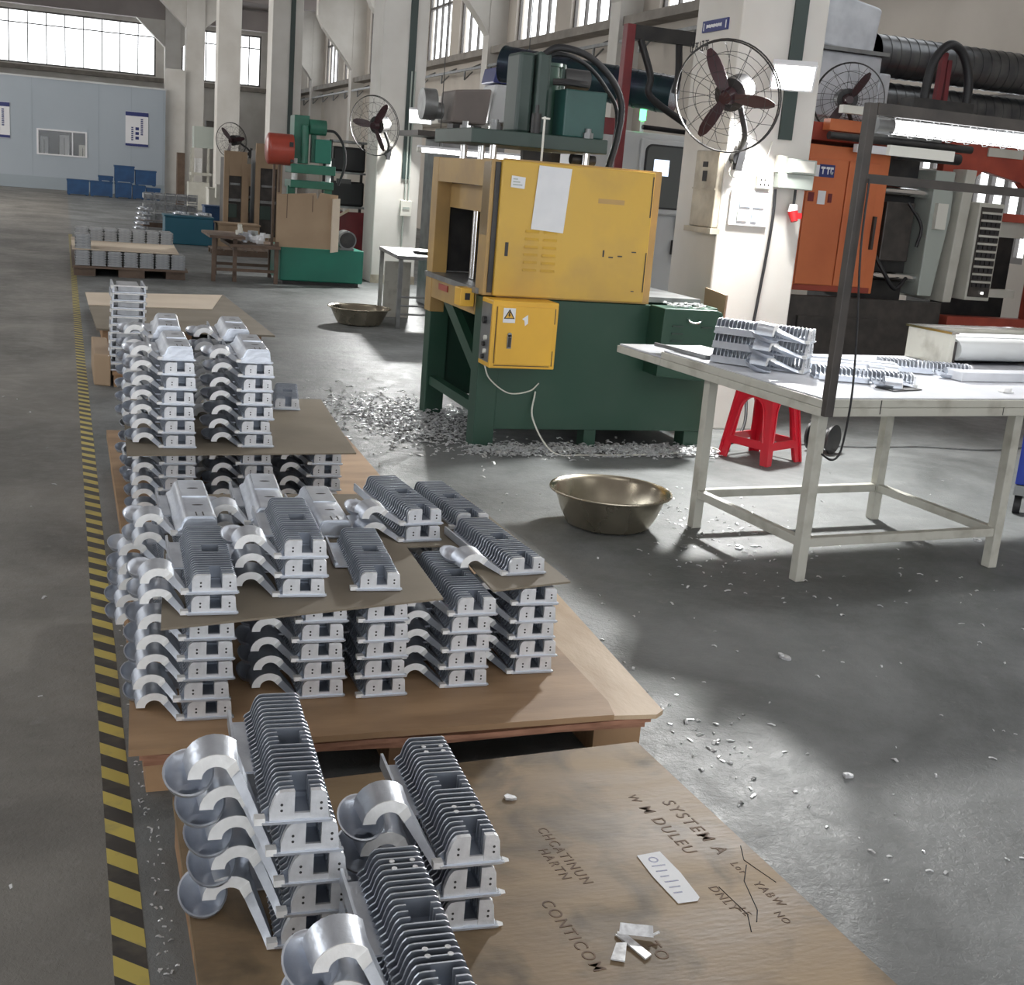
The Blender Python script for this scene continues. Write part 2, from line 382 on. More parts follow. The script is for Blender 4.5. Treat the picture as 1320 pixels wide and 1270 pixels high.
for (a, b), n in zip(BW, (6, 9, 3, 3)): window('y', 60.1, a, b, 4.8, 7.0, n, 6.45)
# ledges under the high windows
struct(M().box(9.62, 10.0, -9, 60, 4.50, 4.66).build('trim_1', MT['ledge']))
struct(M().box(-8.8, 10, 59.7, 60, 4.55, 4.74).build('trim_2', MT['ledge']))
# a cable rail on brackets runs under the ledge
rail = thing('cable_rail', 'grey cable rail on hooked brackets under the high windows', 'cable rail', (9.6, 30, 4.1))
M().bar((0, -14, .12), (0, 28, .12), .06, .06).build('rail', MT['greysteel'], rail)
for k in range(20):
    y = -13 + k * 2.1
    M().bar((0, y, .12), (0, y, -.12), .04).bar((0, y, -.12), (.2, y, .1), .03).bar((0, y, .1), (.4, y, .3), .04).build('bracket', MT['greysteel'], rail)
# wall pilasters with corbels between the high windows
for y in (20.4+1.9, 30.0, 38.0, 45.4, 53.1):
    m = M().box(9.55, 10.0, y - .22, y + .22, 0, 8.0)
    m.prism([(9.56, 4.9), (9.56, 8.0), (8.3, 8.0), (8.3, 6.6), (8.5, 6.2), (9.35, 5.2)], y - .2, y + .2, 'y')
    struct(m.build('wall_pilaster', MT['white']))

# columns, chamfer-edged, each with a dark drain pipe let into its face
for k, y in enumerate(COLY):
    m = M().box(4.2, 4.85, y, y + .65, 0, 8.0)
    m.prism([(4.2, 6.0), (4.2, 7.1), (3.0, 7.1)], y + .1, y + .55, 'y'); m.prism([(4.85, 6.0), (6.05, 7.1), (4.85, 7.1)], y + .1, y + .55, 'y')
    c = struct(m.build('column', MT['white'], bevel=.012))
    if k in (1, 2, 3):
        M().box(4.58, 4.68, y - .02, y + .01, 2.02 if k == 1 else 1.5, 7.9).build('drain_pipe', MT['strip'], c)
    if k in (2, 3, 4, 5):
        M().box(4.192, 4.86, y - .008, y - .002, 0, .12).build('skirt', MT['dirty'], c)
for y in COLY:
    if y > 30: struct(M().box(-4.6, -3.95, y, y + .65, 0, 8.0).build('column', MT['white'], bevel=.012))

# pale blue partition at the end of the aisle, with a window and two posters
m = M().box(-8.7, -.82, 48.0, 48.12, .42, 3.72); m.box(.77, 3.47, 48.0, 48.12, .42, 3.72)
m.box(-.82, .77, 48.0, 48.12, .42, 1.2); m.box(-.82, .77, 48.0, 48.12, 2.02, 3.72)
part = struct(m.build('wall_partition', MT['bluewall']))
M().box(-8.7, 3.47, 47.985, 48.12, 0, .42).build('dado', MT['bluedado'], part)
M().box(-8.7, 3.5, 47.97, 48.14, 3.72, 3.78).build('cap_rail', MT['cabinet'], part)
for k in range(11):
    x = -7.6 + k * 1.1
    if not -.9 < x < .85: M().box(x - .006, x + .006, 47.992, 48.0, .42, 3.72).build('panel_joint', MT['bluedado'], part)
struct(M().box(3.47, 4.18, 48.3, 48.42, 0, 4.5).build('wall_return', MT['white']))
struct(M().box(-1.6, 1.5, 50.3, 50.4, 0, 3.0).box(-1.6, 1.5, 48.2, 50.3, 3.0, 3.05).build('wall_dark_backing', MT['backing']))  # near-black wall added so the partition window reads unlit
m = M()
for b in ((-.86,.81,47.96,48.02,2.0,2.05),(-.86,.81,47.96,48.02,1.17,1.22),(-.86,-.80,47.96,48.02,1.22,2.0),(.75,.81,47.96,48.02,1.22,2.0),(.30,.34,47.97,48.01,1.22,2.0)): m.box(*b)
w = struct(m.build('window_40', MT['signwhite']))
M().box(-.8, .75, 48.03, 48.04, 1.22, 2.0).build('pane', MT['glass'], w)
for x, z, lab in ((2.1, 1.75, 'white wall poster with navy bars, beside the stacked blue crates'), (-2.5, 1.68, 'white wall poster with navy bars, on the aisle end of the blue partition')):
    p = thing('wall_poster', lab, 'poster', (x, 47.98, z))
    M().box(0, .78, -.01, .012, -.05, 1.15).build('sheet', MT['signwhite'], p)
    M().box(0, .78, -.02, -.011, 1.0, 1.14).build('navy_bar', MT['blueink'], p); M().box(0, .78, -.02, -.011, -.04, .05).build('navy_bar', MT['blueink'], p)
    g = M()
    for i in range(9): g.box(.52, .60, -.018, -.011, .36 + i*.065, .40 + i*.065)
    for i in range(7): g.box(.2, .27, -.018, -.011, .16 + i*.07, .20 + i*.07)
    for i in range(3): g.box(.34, .46, -.018, -.011, .2 + i*.16, .30 + i*.16)
    g.build('print', MT['blueink'], p)

# floor marking tape along the aisle
tag(M().box(-.033, .033, 0, 24, 0, .0012).build('floor_marking_tape', MT['tape'], loc=(.118, .6, 0)), 'yellow and black striped marking tape stuck along the aisle floor', 'floor tape')

# ================================================================ CASTINGS
L_ = .455          # body length
def fin_outline(h, s=1.0):
    q = h / .066
    if h < .055: return [(-.062,.008),(-.067,.013*q),(-.063,.020*q),(-.058,.030*q),(-.055,.050*q),(-.051,.060*q),(-.044,.066*q),(.048,.066*q),(.055,.060*q),(.058,.008)]
    return [(-.062*s, .008), (-.070*s, .013*q), (-.066*s, .019*q), (-.056*s, .026*q), (-.050*s, .046*q), (-.045*s, .057*q), (-.038*s, .0645*q), (-.030*s, .066*q),
            (.040*s, .066*q), (.047*s, .062*q), (.051*s, .052*q), (.055*s, .008)]
def clip(poly, x0, x1):
    def half(p, c, keep):
        out = []
        for i, a in enumerate(p):
            b = p[(i+1) % len(p)]; ia = keep(a[0]); ib = keep(b[0])
            if ia: out.append(a)
            if ia != ib:
                t = (c - a[0]) / (b[0] - a[0]); out.append((c, a[1] + t * (b[1] - a[1])))
        return out
    p = half(poly, x0, lambda x: x >= x0 - 1e-9); return half(p, x1, lambda x: x <= x1 + 1e-9)
def casting_parts(h, fins=24, smooth_cover=False, marks=False, arch=(-.137,.085,.046,.041,(-.178,.172,.038,.052,1.0,.2),.001)):
    """the meshes of one finned casting: list of (name, mesh builder, material, smooth angle)"""
    q = h / .066; out = []
    o = fin_outline(h); n0, n1 = -.010, .020; zn = .030 * q
    if not smooth_cover:
        m = M()
        m.prism([(-.052,.008),(-.050,.026*q),(-.040,.026*q),(.040,.026*q),(.048,.008)], .07, L_ - .006, 'y')
        m.prism(clip([(-.052,.008),(-.050,.026*q),(-.040,.026*q),(.040,.026*q),(.048,.008)], -.06, n0), .008, .07, 'y')
        m.prism(clip([(-.052,.008),(-.050,.026*q),(-.040,.026*q),(.040,.026*q),(.048,.008)], n1, .06), .008, .07, 'y')
        m.box(n0, n1, .006, .07, .008, .016)
        out.append(('core', m, 'alu_shade', 0)); m = M(); m.edge = MT['alu']  # core coloured dark to deepen the shade in the fin gaps
        step = (L_ - .008) / (fins - 1)
        for i in range(1, fins):
            y = i * step; t = .0040
            if i < 4:
                m.prism(clip(o, -.08, n0), y, y + t, 'y'); m.prism(clip(o, n1, .08), y, y + t, 'y')
            elif i == 4:
                m.prism(o, y, y + t, 'y')
            elif 11 <= i <= 13:
                m.prism(clip(o, -.08, -.018), y, y + t, 'y'); m.prism(clip(o, .028, .08), y, y + t, 'y')
            else: m.prism(o, y, y + t, 'y')
        out.append(('cooling_fins', m, 'alu_shade', 0))
        # front end plate with its notch and screw holes
        p = M(); p.prism(clip(o, -.056, n0), -.002, .010, 'y'); p.prism(clip(o, n1, .08), -.002, .010, 'y'); p.box(n0, n1, 0, .006, .008, .020*q)
        out.append(('end_plate', p, 'alu_plate', 0))
        d = M()
        for x in (-.034, .040):
            for z in (.028, .040): d.cyl((x, -.0028, z*q), (x, -.001, z*q), .0028, n=8)
        out.append(('screw_hole', d, 'dark', 0))
    else:
        m = M(); o2 = [(x, z) for x, z in fin_outline(h)]
        m.prism(o2, .012, L_ - .006, 'y')
        # rounded ends, raised rear half and an oval slot like the moulded cover
        o3 = [(x*.92, z*.93) for x, z in o2]; m.prism(o3, -.002, .012, 'y')
        m.box(-.036, .040, .235, .43, .060*q, .070*q)
        out.append(('moulded_cover', m, 'alu', 40))
        s = M().sphere((.004, .14, .0662*q), .018, .006, .0012, 12, 4).sphere((.004, .33, .0702*q), .018, .006, .0012, 12, 4)
        s.box(-.010, -.006, .02, .06, .066*q, .0668*q).box(.010, .014, .02, .06, .066*q, .0668*q)
        out.append(('slot', s, 'dark', 0))
    # base flange: tray rim, corner boss, ears along the far side, upright lip on the near-rear side
    b = M().box(-.066, .060, -.004, L_, 0, .0085)
    b.box(-.070, .063, -.008, .004, .0035, .0075)
    b.box(-.102, -.060, .20, L_ - .02, .003, .008); b.box(-.105, -.099, .215, L_ - .015, .003, .036*q)
    b.prism([(-.105,.003),(-.085,.003),(-.105,.024)], .215, .222, 'y')
    out.append(('base_flange', b, 'alu', 0))
    e = M().box(-.084, -.064, -.006, .014, .002, .014*q + .002)
    out.append(('corner_boss', e, 'alu_face', 0))
    for y in (.004, .09, .30, .42) if marks else ():
        e = M(); e.add([(.060,y-.007,.002),(.060,y+.007,.002),(.060,y,.013),(.075,y-.004,.002),(.075,y+.004,.002),(.074,y,.007)],
              [(0,1,2),(3,5,4),(0,2,5,3),(1,4,5,2),(0,3,4,1)])
        out.append(('sprue_tab', e, 'alu_face', 0))
    # side bracket: half-ring shell that swoops down to the front corner of the body
    CX, AY, RX, RZ, U, ZB = arch
    if RX:
        st = []
        for d in range(180, 44, -15):
            a = math.radians(d); c, s_ = math.cos(a), math.sin(a)
            st.append(((CX + RX*c, AY, .003 + ZB + RZ*s_), (CX + RX*.50*c, AY, .003 + ZB + RZ*.50*s_), .075))
        ex, ez = CX + RX*.72, ZB + RZ*.68; fx, fz = CX + RX*.42, ZB + RZ*.36
        for t, dp in ((.16,.072),(.36,.066),(.58,.056),(.80,.046),(1.0,.034)):
            w = t*t*(3-2*t)*.4 + t*.6
            st.append(((ex + (-.072-ex)*w, AY*(1-t) + .004, ez*(1-w) + .011*w), (fx + (-.084-fx)*w, AY*(1-t) + .002, fz*(1-w) + .0015*w), dp))
        m = M(); vs = []; fs = []; gx = 1.12
        for O, I, dp in st:
            k_ = gx if O[1] >= AY - 1e-6 else 1.0
            vs += [O, I, (I[0], I[1]+dp, I[2]), (CX + (O[0]-CX)*k_, O[1]+dp, O[2]*1.10)]
        for i in range(len(st)-1):
            for k in range(4): fs.append((i*4+k, i*4+(k+1) % 4, (i+1)*4+(k+1) % 4, (i+1)*4+k))
        fs += [(0,3,2,1), tuple(len(vs)-4+k for k in range(4))]
        m.add(vs, fs); out.append(('bracket_shell', m, 'alu', 40))
        # machined crescent
        c = M(); vs = []; fs = []; kk = 11
        for O, I, dp in st[:kk]:
            vs += [(O[0],O[1]-.003,O[2]),(I[0],I[1]-.003,I[2]),(I[0],I[1]+.001,I[2]),(O[0],O[1]+.001,O[2])]
        for i in range(kk-1):
            for k in range(4): fs.append((i*4+k, i*4+(k+1) % 4, (i+1)*4+(k+1) % 4, (i+1)*4+k))
        fs += [(0,3,2,1), tuple((kk-1)*4+k for k in range(4))]
        c.add(vs, fs); out.append(('machined_crescent', c, 'alu_face', 0))
        # open cup beyond the ring
        prof = [(.0005,-.020),(.020,-.0185),(.036,-.011),(.044,.002),(.047,.010),(.0435,.010),(.040,.002),(.033,-.008),(.018,-.0145),(.0005,-.016)]
        u = M().lathe([(r*U[2]/.047, z*q*U[4]) for r, z in prof], (U[0], U[1], .0215*q*U[4]), 28, 1.0, U[3]/U[2])
        u.v = [(a, b, max(.001, c_ + U[5]*(b - U[1]) - U[5]*.012)) for a, b, c_ in u.v]
        out.append(('cup', u, 'alu', 50))
    if marks:
        for y in (.10, .12, .375, .40):
            for x in (-.014, .026): out.append(('ejector_mark', M().cyl((x, y, .0655*q), (x, y, .0672*q), .0055, n=8), 'chip', 0))
    return out

PROTO = {}
BIG = (-.146,.142,.054,.050,(-.197,.176,.050,.064,1.0,.30),.026)
KIND = {'tall': dict(h=.066, marks=False, arch=BIG), 'tall_marked': dict(h=.066, marks=True, arch=BIG), 'low': dict(h=.052), 'plain': dict(h=.052, arch=(0,0,0,0,0,0)),
        'cover': dict(h=.056, smooth_cover=True), 'plain_cover': dict(h=.056, smooth_cover=True, arch=(0,0,0,0,0,0))}
def casting(kind, loc, rz, label, group):
    if kind not in PROTO:
        r = thing('finned_casting', label, 'casting', loc, rz, group)
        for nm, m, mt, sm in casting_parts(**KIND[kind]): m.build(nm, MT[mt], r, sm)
        PROTO[kind] = r; return r
    c = copy_tree(PROTO[kind]); c.location = loc; c.rotation_euler.z = rz
    c['label'] = label; c['group'] = group; return c

ORD = ['bottom', 'second', 'third', 'fourth', 'fifth', 'sixth', 'seventh']
def stack(x, y, z, n, pitch, kinds, rz, where, group, lean=(0,0), top_kind=None, jit=.004):
    for k in range(n):
        kd = top_kind if (top_kind and k == n - 1) else kinds
        pos = 'topmost' if k == n - 1 else ('lowest' if k == 0 else ORD[k] + ' up')
        if n == 1: pos = 'single'
        what = 'smooth-covered casting' if 'cover' in kd else 'silver finned casting'
        casting(kd, (x + lean[0]*k + random.uniform(-jit, jit), y + lean[1]*k + random.uniform(-jit, jit), z + pitch*k),
                rz + random.uniform(-.02, .02), '%s, %s %s' % (what, pos, where), group)

# ---------------------------------------------------------------- pallets and boards
def pallet(name, label, poly_layers, blocks, extra=None, cat='pallet', blockmat='pine'):
    """poly_layers: (polygon, z0, z1, material, part name); blocks: boxes"""
    zs = min(p[1] for p in poly_layers); o = thing(name, label, cat)
    for poly, z0, z1, mt, nm in poly_layers: M().prism(poly, z0, z1).build(nm, MT[mt], o)
    for b in blocks: M().box(*b).build('pallet_block', MT[blockmat], o)
    return o

# front pallet: stained plywood board with stencilled words
B1 = .12
p1 = pallet('pallet', 'low wooden pallet topped with a stained, stencilled plywood sheet, next to the hazard tape',
    [([(.215,1.0),(1.60,1.0),(1.545,1.75),(1.49,2.845),(.235,2.76)], .100, B1, 'stained', 'plywood_sheet'),
     ([(.225,1.0),(1.59,1.0),(1.48,2.83),(.24,2.75)], .078, .098, 'pine', 'deck_board')],
    [(.24,.36,1.0,2.74,0,.077), (.80,.92,1.0,2.74,0,.077), (1.36,1.465,1.0,2.74,0,.077)])
def lettering(txt, x, y, size, rz, m='stencil', parent=None, z=None, sx=1.0, offset=.0008):
    c = bpy.data.curves.new('stencil_lettering', 'FONT'); c.body = txt; c.size = size; c.extrude = .0003; c.offset = offset * .15
    c.space_character = 1.25; o = bpy.data.objects.new('stencil_lettering', c); COL.objects.link(o)
    bpy.context.view_layer.update()
    me = bpy.data.meshes.new_from_object(o); me.materials.clear(); me.materials.append(MT[m]); bpy.data.objects.remove(o)
    o = bpy.data.objects.new('stencil_lettering', me); COL.objects.link(o); o.location = (x, y, z if z is not None else B1 + .0004); o.rotation_euler.z = rz; o.scale = (sx, 1, 1)
    o.parent = parent; return o
A = -PI/2 + .08
for t, x, y, s, r in (('SYSTEM A', 1.405, 2.515, .050, A), ('M DULEU', 1.335, 2.50, .046, A), ('DNLY', 1.335, 2.135, .032, A), ('YABW', 1.445, 2.13, .030, A + .03),
                      ('Lor', 1.435, 2.215, .028, A), ('CHCATINUN', 1.045, 2.45, .036, A), ('HARTN', 1.015, 2.36, .034, A), ('TO', 1.105, 1.975, .040, A),
                      ('CONTICOM', .945, 2.16, .040, A), ('LE', 1.36, 2.045, .026, A), ('NO', 1.43, 2.015, .026, A), ('W', 1.33, 2.56, .036, A)):
    lettering(t, x, y, s, r, parent=p1)
m = M()
for pts in ([(1.47,2.20),(1.43,2.14),(1.40,2.03),(1.375,1.99)], [(1.36,2.13),(1.37,2.02),(1.345,1.96)], [(1.50,2.28),(1.475,2.22),(1.50,2.12)]):
    m.tube([(a, b, B1 + .0002) for a, b in pts], .0012, 4)
m.build('crack', MT['ink'], p1)
# label card and offcuts on that board
lb = thing('paper_label', 'white paper label with small printing on the stained plywood board', 'label', (0, 0, B1 + .0012))
M().prism([(1.232,2.287),(1.293,2.293),(1.300,2.20),(1.296,2.10),(1.285,2.088),(1.238,2.088),(1.230,2.20)], 0, .0008).build('sheet', MT['paper'], lb)
g = M(); g.lathe([(.012,0),(.012,.0003),(.008,.0003),(.008,0)], (1.262, 2.262, .0009), 12)
for i in range(6): g.box(1.246, 1.280 - .006*(i % 3), 2.235 - i*.022, 2.239 - i*.022, .0009, .0012)
g.build('printing', MT['blueink'], lb)
def shard(m, x, y, z, r, h, n=7):
    pts = [(x + r*random.uniform(.55,1)*math.cos(2*PI*i/n), y + r*random.uniform(.35,.8)*math.sin(2*PI*i/n)) for i in range(n)]
    k = len(m.v); m.prism(pts, z, z + h); return m
oc = thing('metal_offcut', 'torn silver sprue scrap curled on the stained board beside the front castings', 'offcut', (1.075, 1.965, B1 + .0008), .3)
m = M().prism([(-.008,-.045),(.012,-.040),(.014,.035),(-.006,.050)], 0, .004).build('strip', MT['chip'], oc)
m = M().add([(-.07,-.01,.001),(-.05,-.03,.001),(-.01,.01,.006),(-.03,.02,.006),(-.07,-.01,.004),(-.05,-.03,.004),(-.01,.01,.009),(-.03,.02,.009)],
            [(0,3,2,1),(4,5,6,7),(0,1,5,4),(1,2,6,5),(2,3,7,6),(3,0,4,7)]).build('wing', MT['chip'], oc)
M().add([(.0,.045,.004),(.055,.0,.004),(.062,.012,.022),(.01,.055,.022)], [(0,1,2,3),(3,2,1,0)]).tube([(0,.05,.004),(.055,.005,.006),(.07,.0,.012)], .003, 5).build('curl', MT['chip'], oc)
m = M(); shard(m, 0, 0, 0, .026, .006, 6); tag(m.build('metal_offcut', MT['chip'], loc=(1.03, 2.60, B1 + .0008), rz=-.6), 'small pointed silver chip alone near the far edge of the stained board', 'offcut')

# stacks on the front pallet
G1 = 'finned castings on the front pallet'
for k, dx in enumerate((.034, .050, .042, .024, 0)):
    casting('tall', (.411 + dx, 2.113 - .003*k, B1 + .001 + .069*k), -.054, 'silver finned casting, %s in the five-high front stack beside the tape' % ('lowest','second up','third up','fourth up','topmost')[k], G1)
stack(.764, 2.095, B1 + .001, 3, .073, 'tall_marked', -.06, 'in the three-high stack next to the bare board', G1, jit=.002)
stack(.575, 1.640, B1 + .001, 3, .072, 'tall_marked', -.045, 'in the stack at the front edge of the picture', G1, jit=.002)

# second pallet: two plywood sheets over a raised pallet
B2 = .165
p2 = pallet('pallet', 'raised pallet with two plywood sheets under the second group of castings',
    [([(.15,2.985),(.34,2.972),(.62,2.965),(.90,2.975),(1.18,2.962),(1.42,2.968),(1.60,2.950),(1.632,2.975),(1.70,4.0),(1.66,4.45),(.215,4.45)], .133, .146, 'board2', 'lower_plywood_sheet'),
     ([(.17,2.965),(.40,2.950),(.75,2.958),(1.05,2.944),(1.35,2.955),(1.59,2.962),(1.60,3.02),(1.68,4.1),(1.64,4.43),(.22,4.43)], .118, .1315, 'redply', 'torn_plywood_sheet'),
     ([(.142,2.93),(1.455,2.93),(1.475,3.02),(1.50,4.40),(.222,4.40)], .148, B2, 'board', 'upper_plywood_sheet'),
     ([(.180,2.975),(.50,2.990),(.86,2.968),(1.30,2.985),(1.58,2.978),(1.60,3.05),(1.66,4.40),(.23,4.40)], .096, .116, 'redply', 'deck_board')],
    [(.19,.33,3.02,4.3,0,.095), (.83,.97,3.02,4.3,0,.095), (1.44,1.59,3.02,4.3,0,.095)])
G2 = 'finned castings stacked on the second pallet'
names5 = ['beside the striped tape', 'one in from the tape', 'in the middle', 'at the notch', 'on the basin side']
for i, (x, y, rz) in enumerate(((.350,3.08,-.03),(.668,3.17,-.02),(.838,3.155,.0),(1.100,3.185,-.02),(1.325,3.245,-.05))):
    stack(x, y, B2 + .001, 5, .055, 'plain' if i == 2 else 'low', rz, 'of the second pallet\'s lower stack ' + names5[i], G2, jit=.008)
for i, (x, y) in enumerate(((.330,3.72),(.80,3.78),(1.24,3.80))):
    stack(x, y, B2 + .001, 5, .055, 'low', -.02, 'of the second pallet\'s rear lower stack ' + names5[(0, 2, 4)[i]], G2, jit=.010)
C2 = B2 + .001 + 5*.055 + .001
card2 = M().prism([(.222,3.02),(1.00,3.165),(1.02,3.66),(1.175,3.66),(1.165,3.215),(1.43,3.27),(1.40,4.30),(.333,4.32)], C2, C2 + .006)
tag(card2.build('fibreboard_sheet', MT['card']), 'grey-brown fibreboard sheet laid over the lower castings of the second pallet', 'sheet')
G3 = 'castings on the fibreboard of the second pallet'
Z2 = C2 + .007
stack(.357, 3.105, Z2, 2, .055, 'low', -.02, 'on the second fibreboard, front stack beside the tape', G3)
stack(.372, 3.63, Z2, 2, .055, 'low', -.02, 'on the second fibreboard, rear stack beside the tape', G3, top_kind='cover')
stack(.615, 3.215, Z2, 3, .055, 'low', -.06, 'on the second fibreboard, front three-high stack', G3)
stack(.600, 3.72, Z2, 2, .055, 'low', -.05, 'on the second fibreboard, rear stack behind the three-high one', G3, top_kind='cover')
stack(.835, 3.245, Z2, 1, .055, 'plain', -.06, 'layer beside the three-high front stack on the second fibreboard', G3)
stack(.815, 3.76, Z2, 1, .055, 'plain_cover', -.02, 'one in the middle rear of the second fibreboard', G3)
stack(1.085, 3.70, Z2, 2, .055, 'low', .06, 'on the fibreboard, stack just beyond its notch', G3)
stack(1.315, 3.345, Z2, 1, .055, 'low', .08, 'one at the front basin-side corner of the fibreboard', G3)
stack(1.300, 3.84, Z2, 1, .055, 'plain', .06, 'one at the rear basin-side corner of the fibreboard', G3)

# third pallet
B3 = .165
p3 = pallet('pallet', 'wooden pallet under the third group of castings, further along the tape',
    [([(.205,4.80),(1.42,4.86),(1.46,6.6),(.205,6.7)], .125, B3, 'board', 'plywood_sheet'),
     ([(.215,4.82),(1.40,4.88),(1.44,6.55),(.21,6.6)], .100, .123, 'pine', 'deck_board')],
    [(.22,.34,4.9,6.5,0,.099), (.75,.87,4.9,6.5,0,.099), (1.26,1.38,4.9,6.5,0,.099)])
G4 = 'finned castings stacked on the third pallet'
for i, x in enumerate((.432, .742, 1.03)):
    stack(x, 5.0, B3 + .001, 5, .056, 'low', -.02, 'of the third pallet\'s lower stack %s' % ('beside the tape', 'in the middle', 'on the press side')[i], G4, jit=.01)
    stack(x, 5.55, B3 + .001, 5, .056, 'low', -.02, 'of the third pallet\'s rear lower stack %s' % ('beside the tape', 'in the middle', 'on the press side')[i], G4, jit=.01)
C3 = B3 + .001 + 5*.056 + .001
tag(M().prism([(.225,4.90),(1.14,4.95),(1.22,6.15),(.26,6.15)], C3, C3 + .006).build('fibreboard_sheet', MT['card']), 'grey-brown fibreboard sheet carrying the tall stacks of the third pallet', 'sheet')
G5 = 'tall stacks of castings on the third pallet'
stack(.432, 5.01, C3 + .007, 7, .059, 'low', -.03, 'of the tall upper stack beside the tape', G5, top_kind='cover', jit=.006)
stack(.422, 5.53, C3 + .007, 7, .061, 'low', -.03, 'of the tall rear stack beside the tape', G5, top_kind='cover', jit=.006)
stack(.742, 5.035, C3 + .007, 7, .058, 'low', -.03, 'of the tall upper stack on the press side', G5, top_kind='cover', jit=.008)
stack(.728, 5.56, C3 + .007, 7, .060, 'low', -.03, 'of the tall rear stack on the press side', G5, top_kind='cover', jit=.008)
for x, y, rz, lab in ((1.10, 5.75, .5, 'low finned casting lying askew on the third pallet beside the chips'),):
    casting('low', (x - .1, y + .1, C3 + .007), -rz * .3, lab, G5)

# fourth pallet: fibreboard decks, pale sheet, and a tower of castings set on edge at its near corner
p4 = pallet('pallet', 'empty pallet decked with grey fibreboard, behind the tall casting stacks',
    [([(.25,10.72),(1.70,10.68),(1.62,13.8),(.20,13.45)], .14, .155, 'card', 'fibreboard_deck')],
    [(.30,.42,10.8,13.3,0,.139), (.90,1.02,10.8,13.3,0,.139), (1.50,1.60,10.78,13.3,0,.139)])
tag(M().prism([(.215,12.3),(1.35,12.35),(1.60,13.7),(.205,13.35)], .156, .163).build('cardboard_sheet', MT['palecard']), 'pale cardboard sheet lying on the empty pallet deck', 'sheet')
tag(M().prism([(.19,8.95),(.30,8.9),(.30,9.75),(.19,9.8)], 0, .22).build('cardboard_box', MT['carton'], bevel=.01), 'brown cardboard box on the floor beside the tower of castings', 'box')
pallet('pallet', 'small pallet beneath the leaning tower of castings', [([(.31,8.85),(.80,8.85),(.80,9.8),(.31,9.8)], .09, .11, 'pine', 'deck_board')],
       [(.32,.40,8.9,9.75,0,.089), (.70,.78,8.9,9.75,0,.089)])
def rim_casting(x, y, z, label):
    t = thing('rimmed_casting', label, 'casting', (x, y, z), random.uniform(-.03, .03), 'castings in the tower')
    M().box(-.10,.10,0,.42,0,.008).box(-.11,-.098,-.005,.42,0,.05).box(.098,.11,-.005,.42,0,.05).build('channel', MT['alu'], t)
    M().box(-.07,.07,.03,.4,.009,.042).build('inner_fins', MT['alu_dull'], t)
    M().box(-.115,.115,-.010,.006,.044,.052).cyl((-.112,-.004,.03),(-.112,-.004,.052),.009,n=8).cyl((.112,-.004,.03),(.112,-.004,.052),.009,n=8).build('front_rim', MT['alu_face'], t)
for k in range(11):
    rim_casting(.40 + .002*k, 8.92, .111 + k*.0535, 'silver rimmed casting, %s in the tower' % ('topmost' if k == 10 else ('lowest' if k == 0 else ('second','third','fourth','fifth','sixth','seventh','eighth','ninth','tenth')[k-1] + ' from the bottom')))

# fifth pallet, far: flat castings in neat rows
G6 = 'flat grey castings in rows on the far pallet'
p5 = pallet('pallet', 'dark wooden pallet under neat rows of flat grey castings',
    [([(.10,16.75),(1.52,16.80),(1.60,20.4),(.10,20.2)], .10, .125, 'darkwood', 'deck_board')],
    [(.12,.38,16.8,20,0,.099), (.66,.98,16.8,20,0,.099), (1.25,1.49,16.85,20,0,.099)], blockmat='darkwood')
pl = {}
def plate(x, y, z, w, d, h, label, group=G6):
    k = (round(w,3), round(d,3), round(h,3))
    if k not in pl:
        o = M().box(-w/2, w/2, 0, d, 0, h*.6).box(-w/2 + .015, w/2 - .015, .018, d - .006, h*.6, h*.94).build('flat_casting', MT['plate']); pl[k] = o
    else: o = pl[k].copy(); COL.objects.link(o)
    o.location = (x, y, z); o.rotation_euler.z = random.uniform(-.02,.02); return tag(o, label, 'casting', group)
num = ['first','second','third','fourth','fifth','sixth','seventh','eighth','ninth']
for c in range(7):
    for k in range(6):
        plate(.225 + c*.196, 16.85, .127 + k*.031, .178, .45, .031, 'flat grey casting, %s layer, %s stack of the front row from the tape' % (num[k], num[c]))
tag(M().prism([(.10,16.9),(1.42,16.95),(1.50,19.1),(.10,19.1)], .316, .324).build('cardboard_sheet', MT['palecard']), 'pale cardboard sheet between the layers of the far pallet', 'sheet')
for c in range(3):
    for k in range(5):
        plate(.28 + c*.55, 18.2, .127 + k*.031, .178, .45, .031, 'flat grey casting, %s layer, %s stack under the pale cardboard' % (num[k], num[c]))
for k in range(5):
    plate(.235, 16.98, .326 + k*.036, .19, .45, .036, 'flat grey casting, %s layer of the short stack on pale cardboard' % num[k])
for c in range(7):
    for k in range(5):
        plate(.24 + c*.19, 18.55, .326 + k*.034, .176, .42, .034, 'flat grey casting, %s layer, %s stack of the rear row from the tape' % (num[k], num[c]))

# ================================================================ YELLOW AND GREEN PRESS
X0, X1, Y0, Y1 = 2.34, 3.92, 7.05, 8.28
pr = thing('hydraulic_press', 'large hydraulic press, dark green base and yellow cabinet, behind the big basin', 'press', (0, 0, 0))
G = MT['green']
m = M()
M().box(X0, X0+.13, Y0-.01, Y0+.13, 0, .92).build('leg', G, pr, bevel=.004)
M().box(X0, X0+.13, Y1-.13, Y1, 0, .92).build('leg', G, pr, bevel=.004)
M().box(3.08, 3.16, Y0+.01, Y0+.12, 0, .118).build('leg', G, pr)
M().box(X1-.14, X1, Y0, Y0+.13, 0, .118).build('leg', G, pr)
M().box(X1-.13, X1, Y1-.13, Y1, 0, .118).build('leg', G, pr)
M().box(X0+.131, X1, Y0, Y0+.03, .12, .92).build('side_panel', G, pr, bevel=.004)
M().box(X1-.03, X1, Y0+.031, Y1, .12, .92).box(X0+.14, X1-.031, Y1-.03, Y1, .12, .92).build('rear_panel', G, pr)
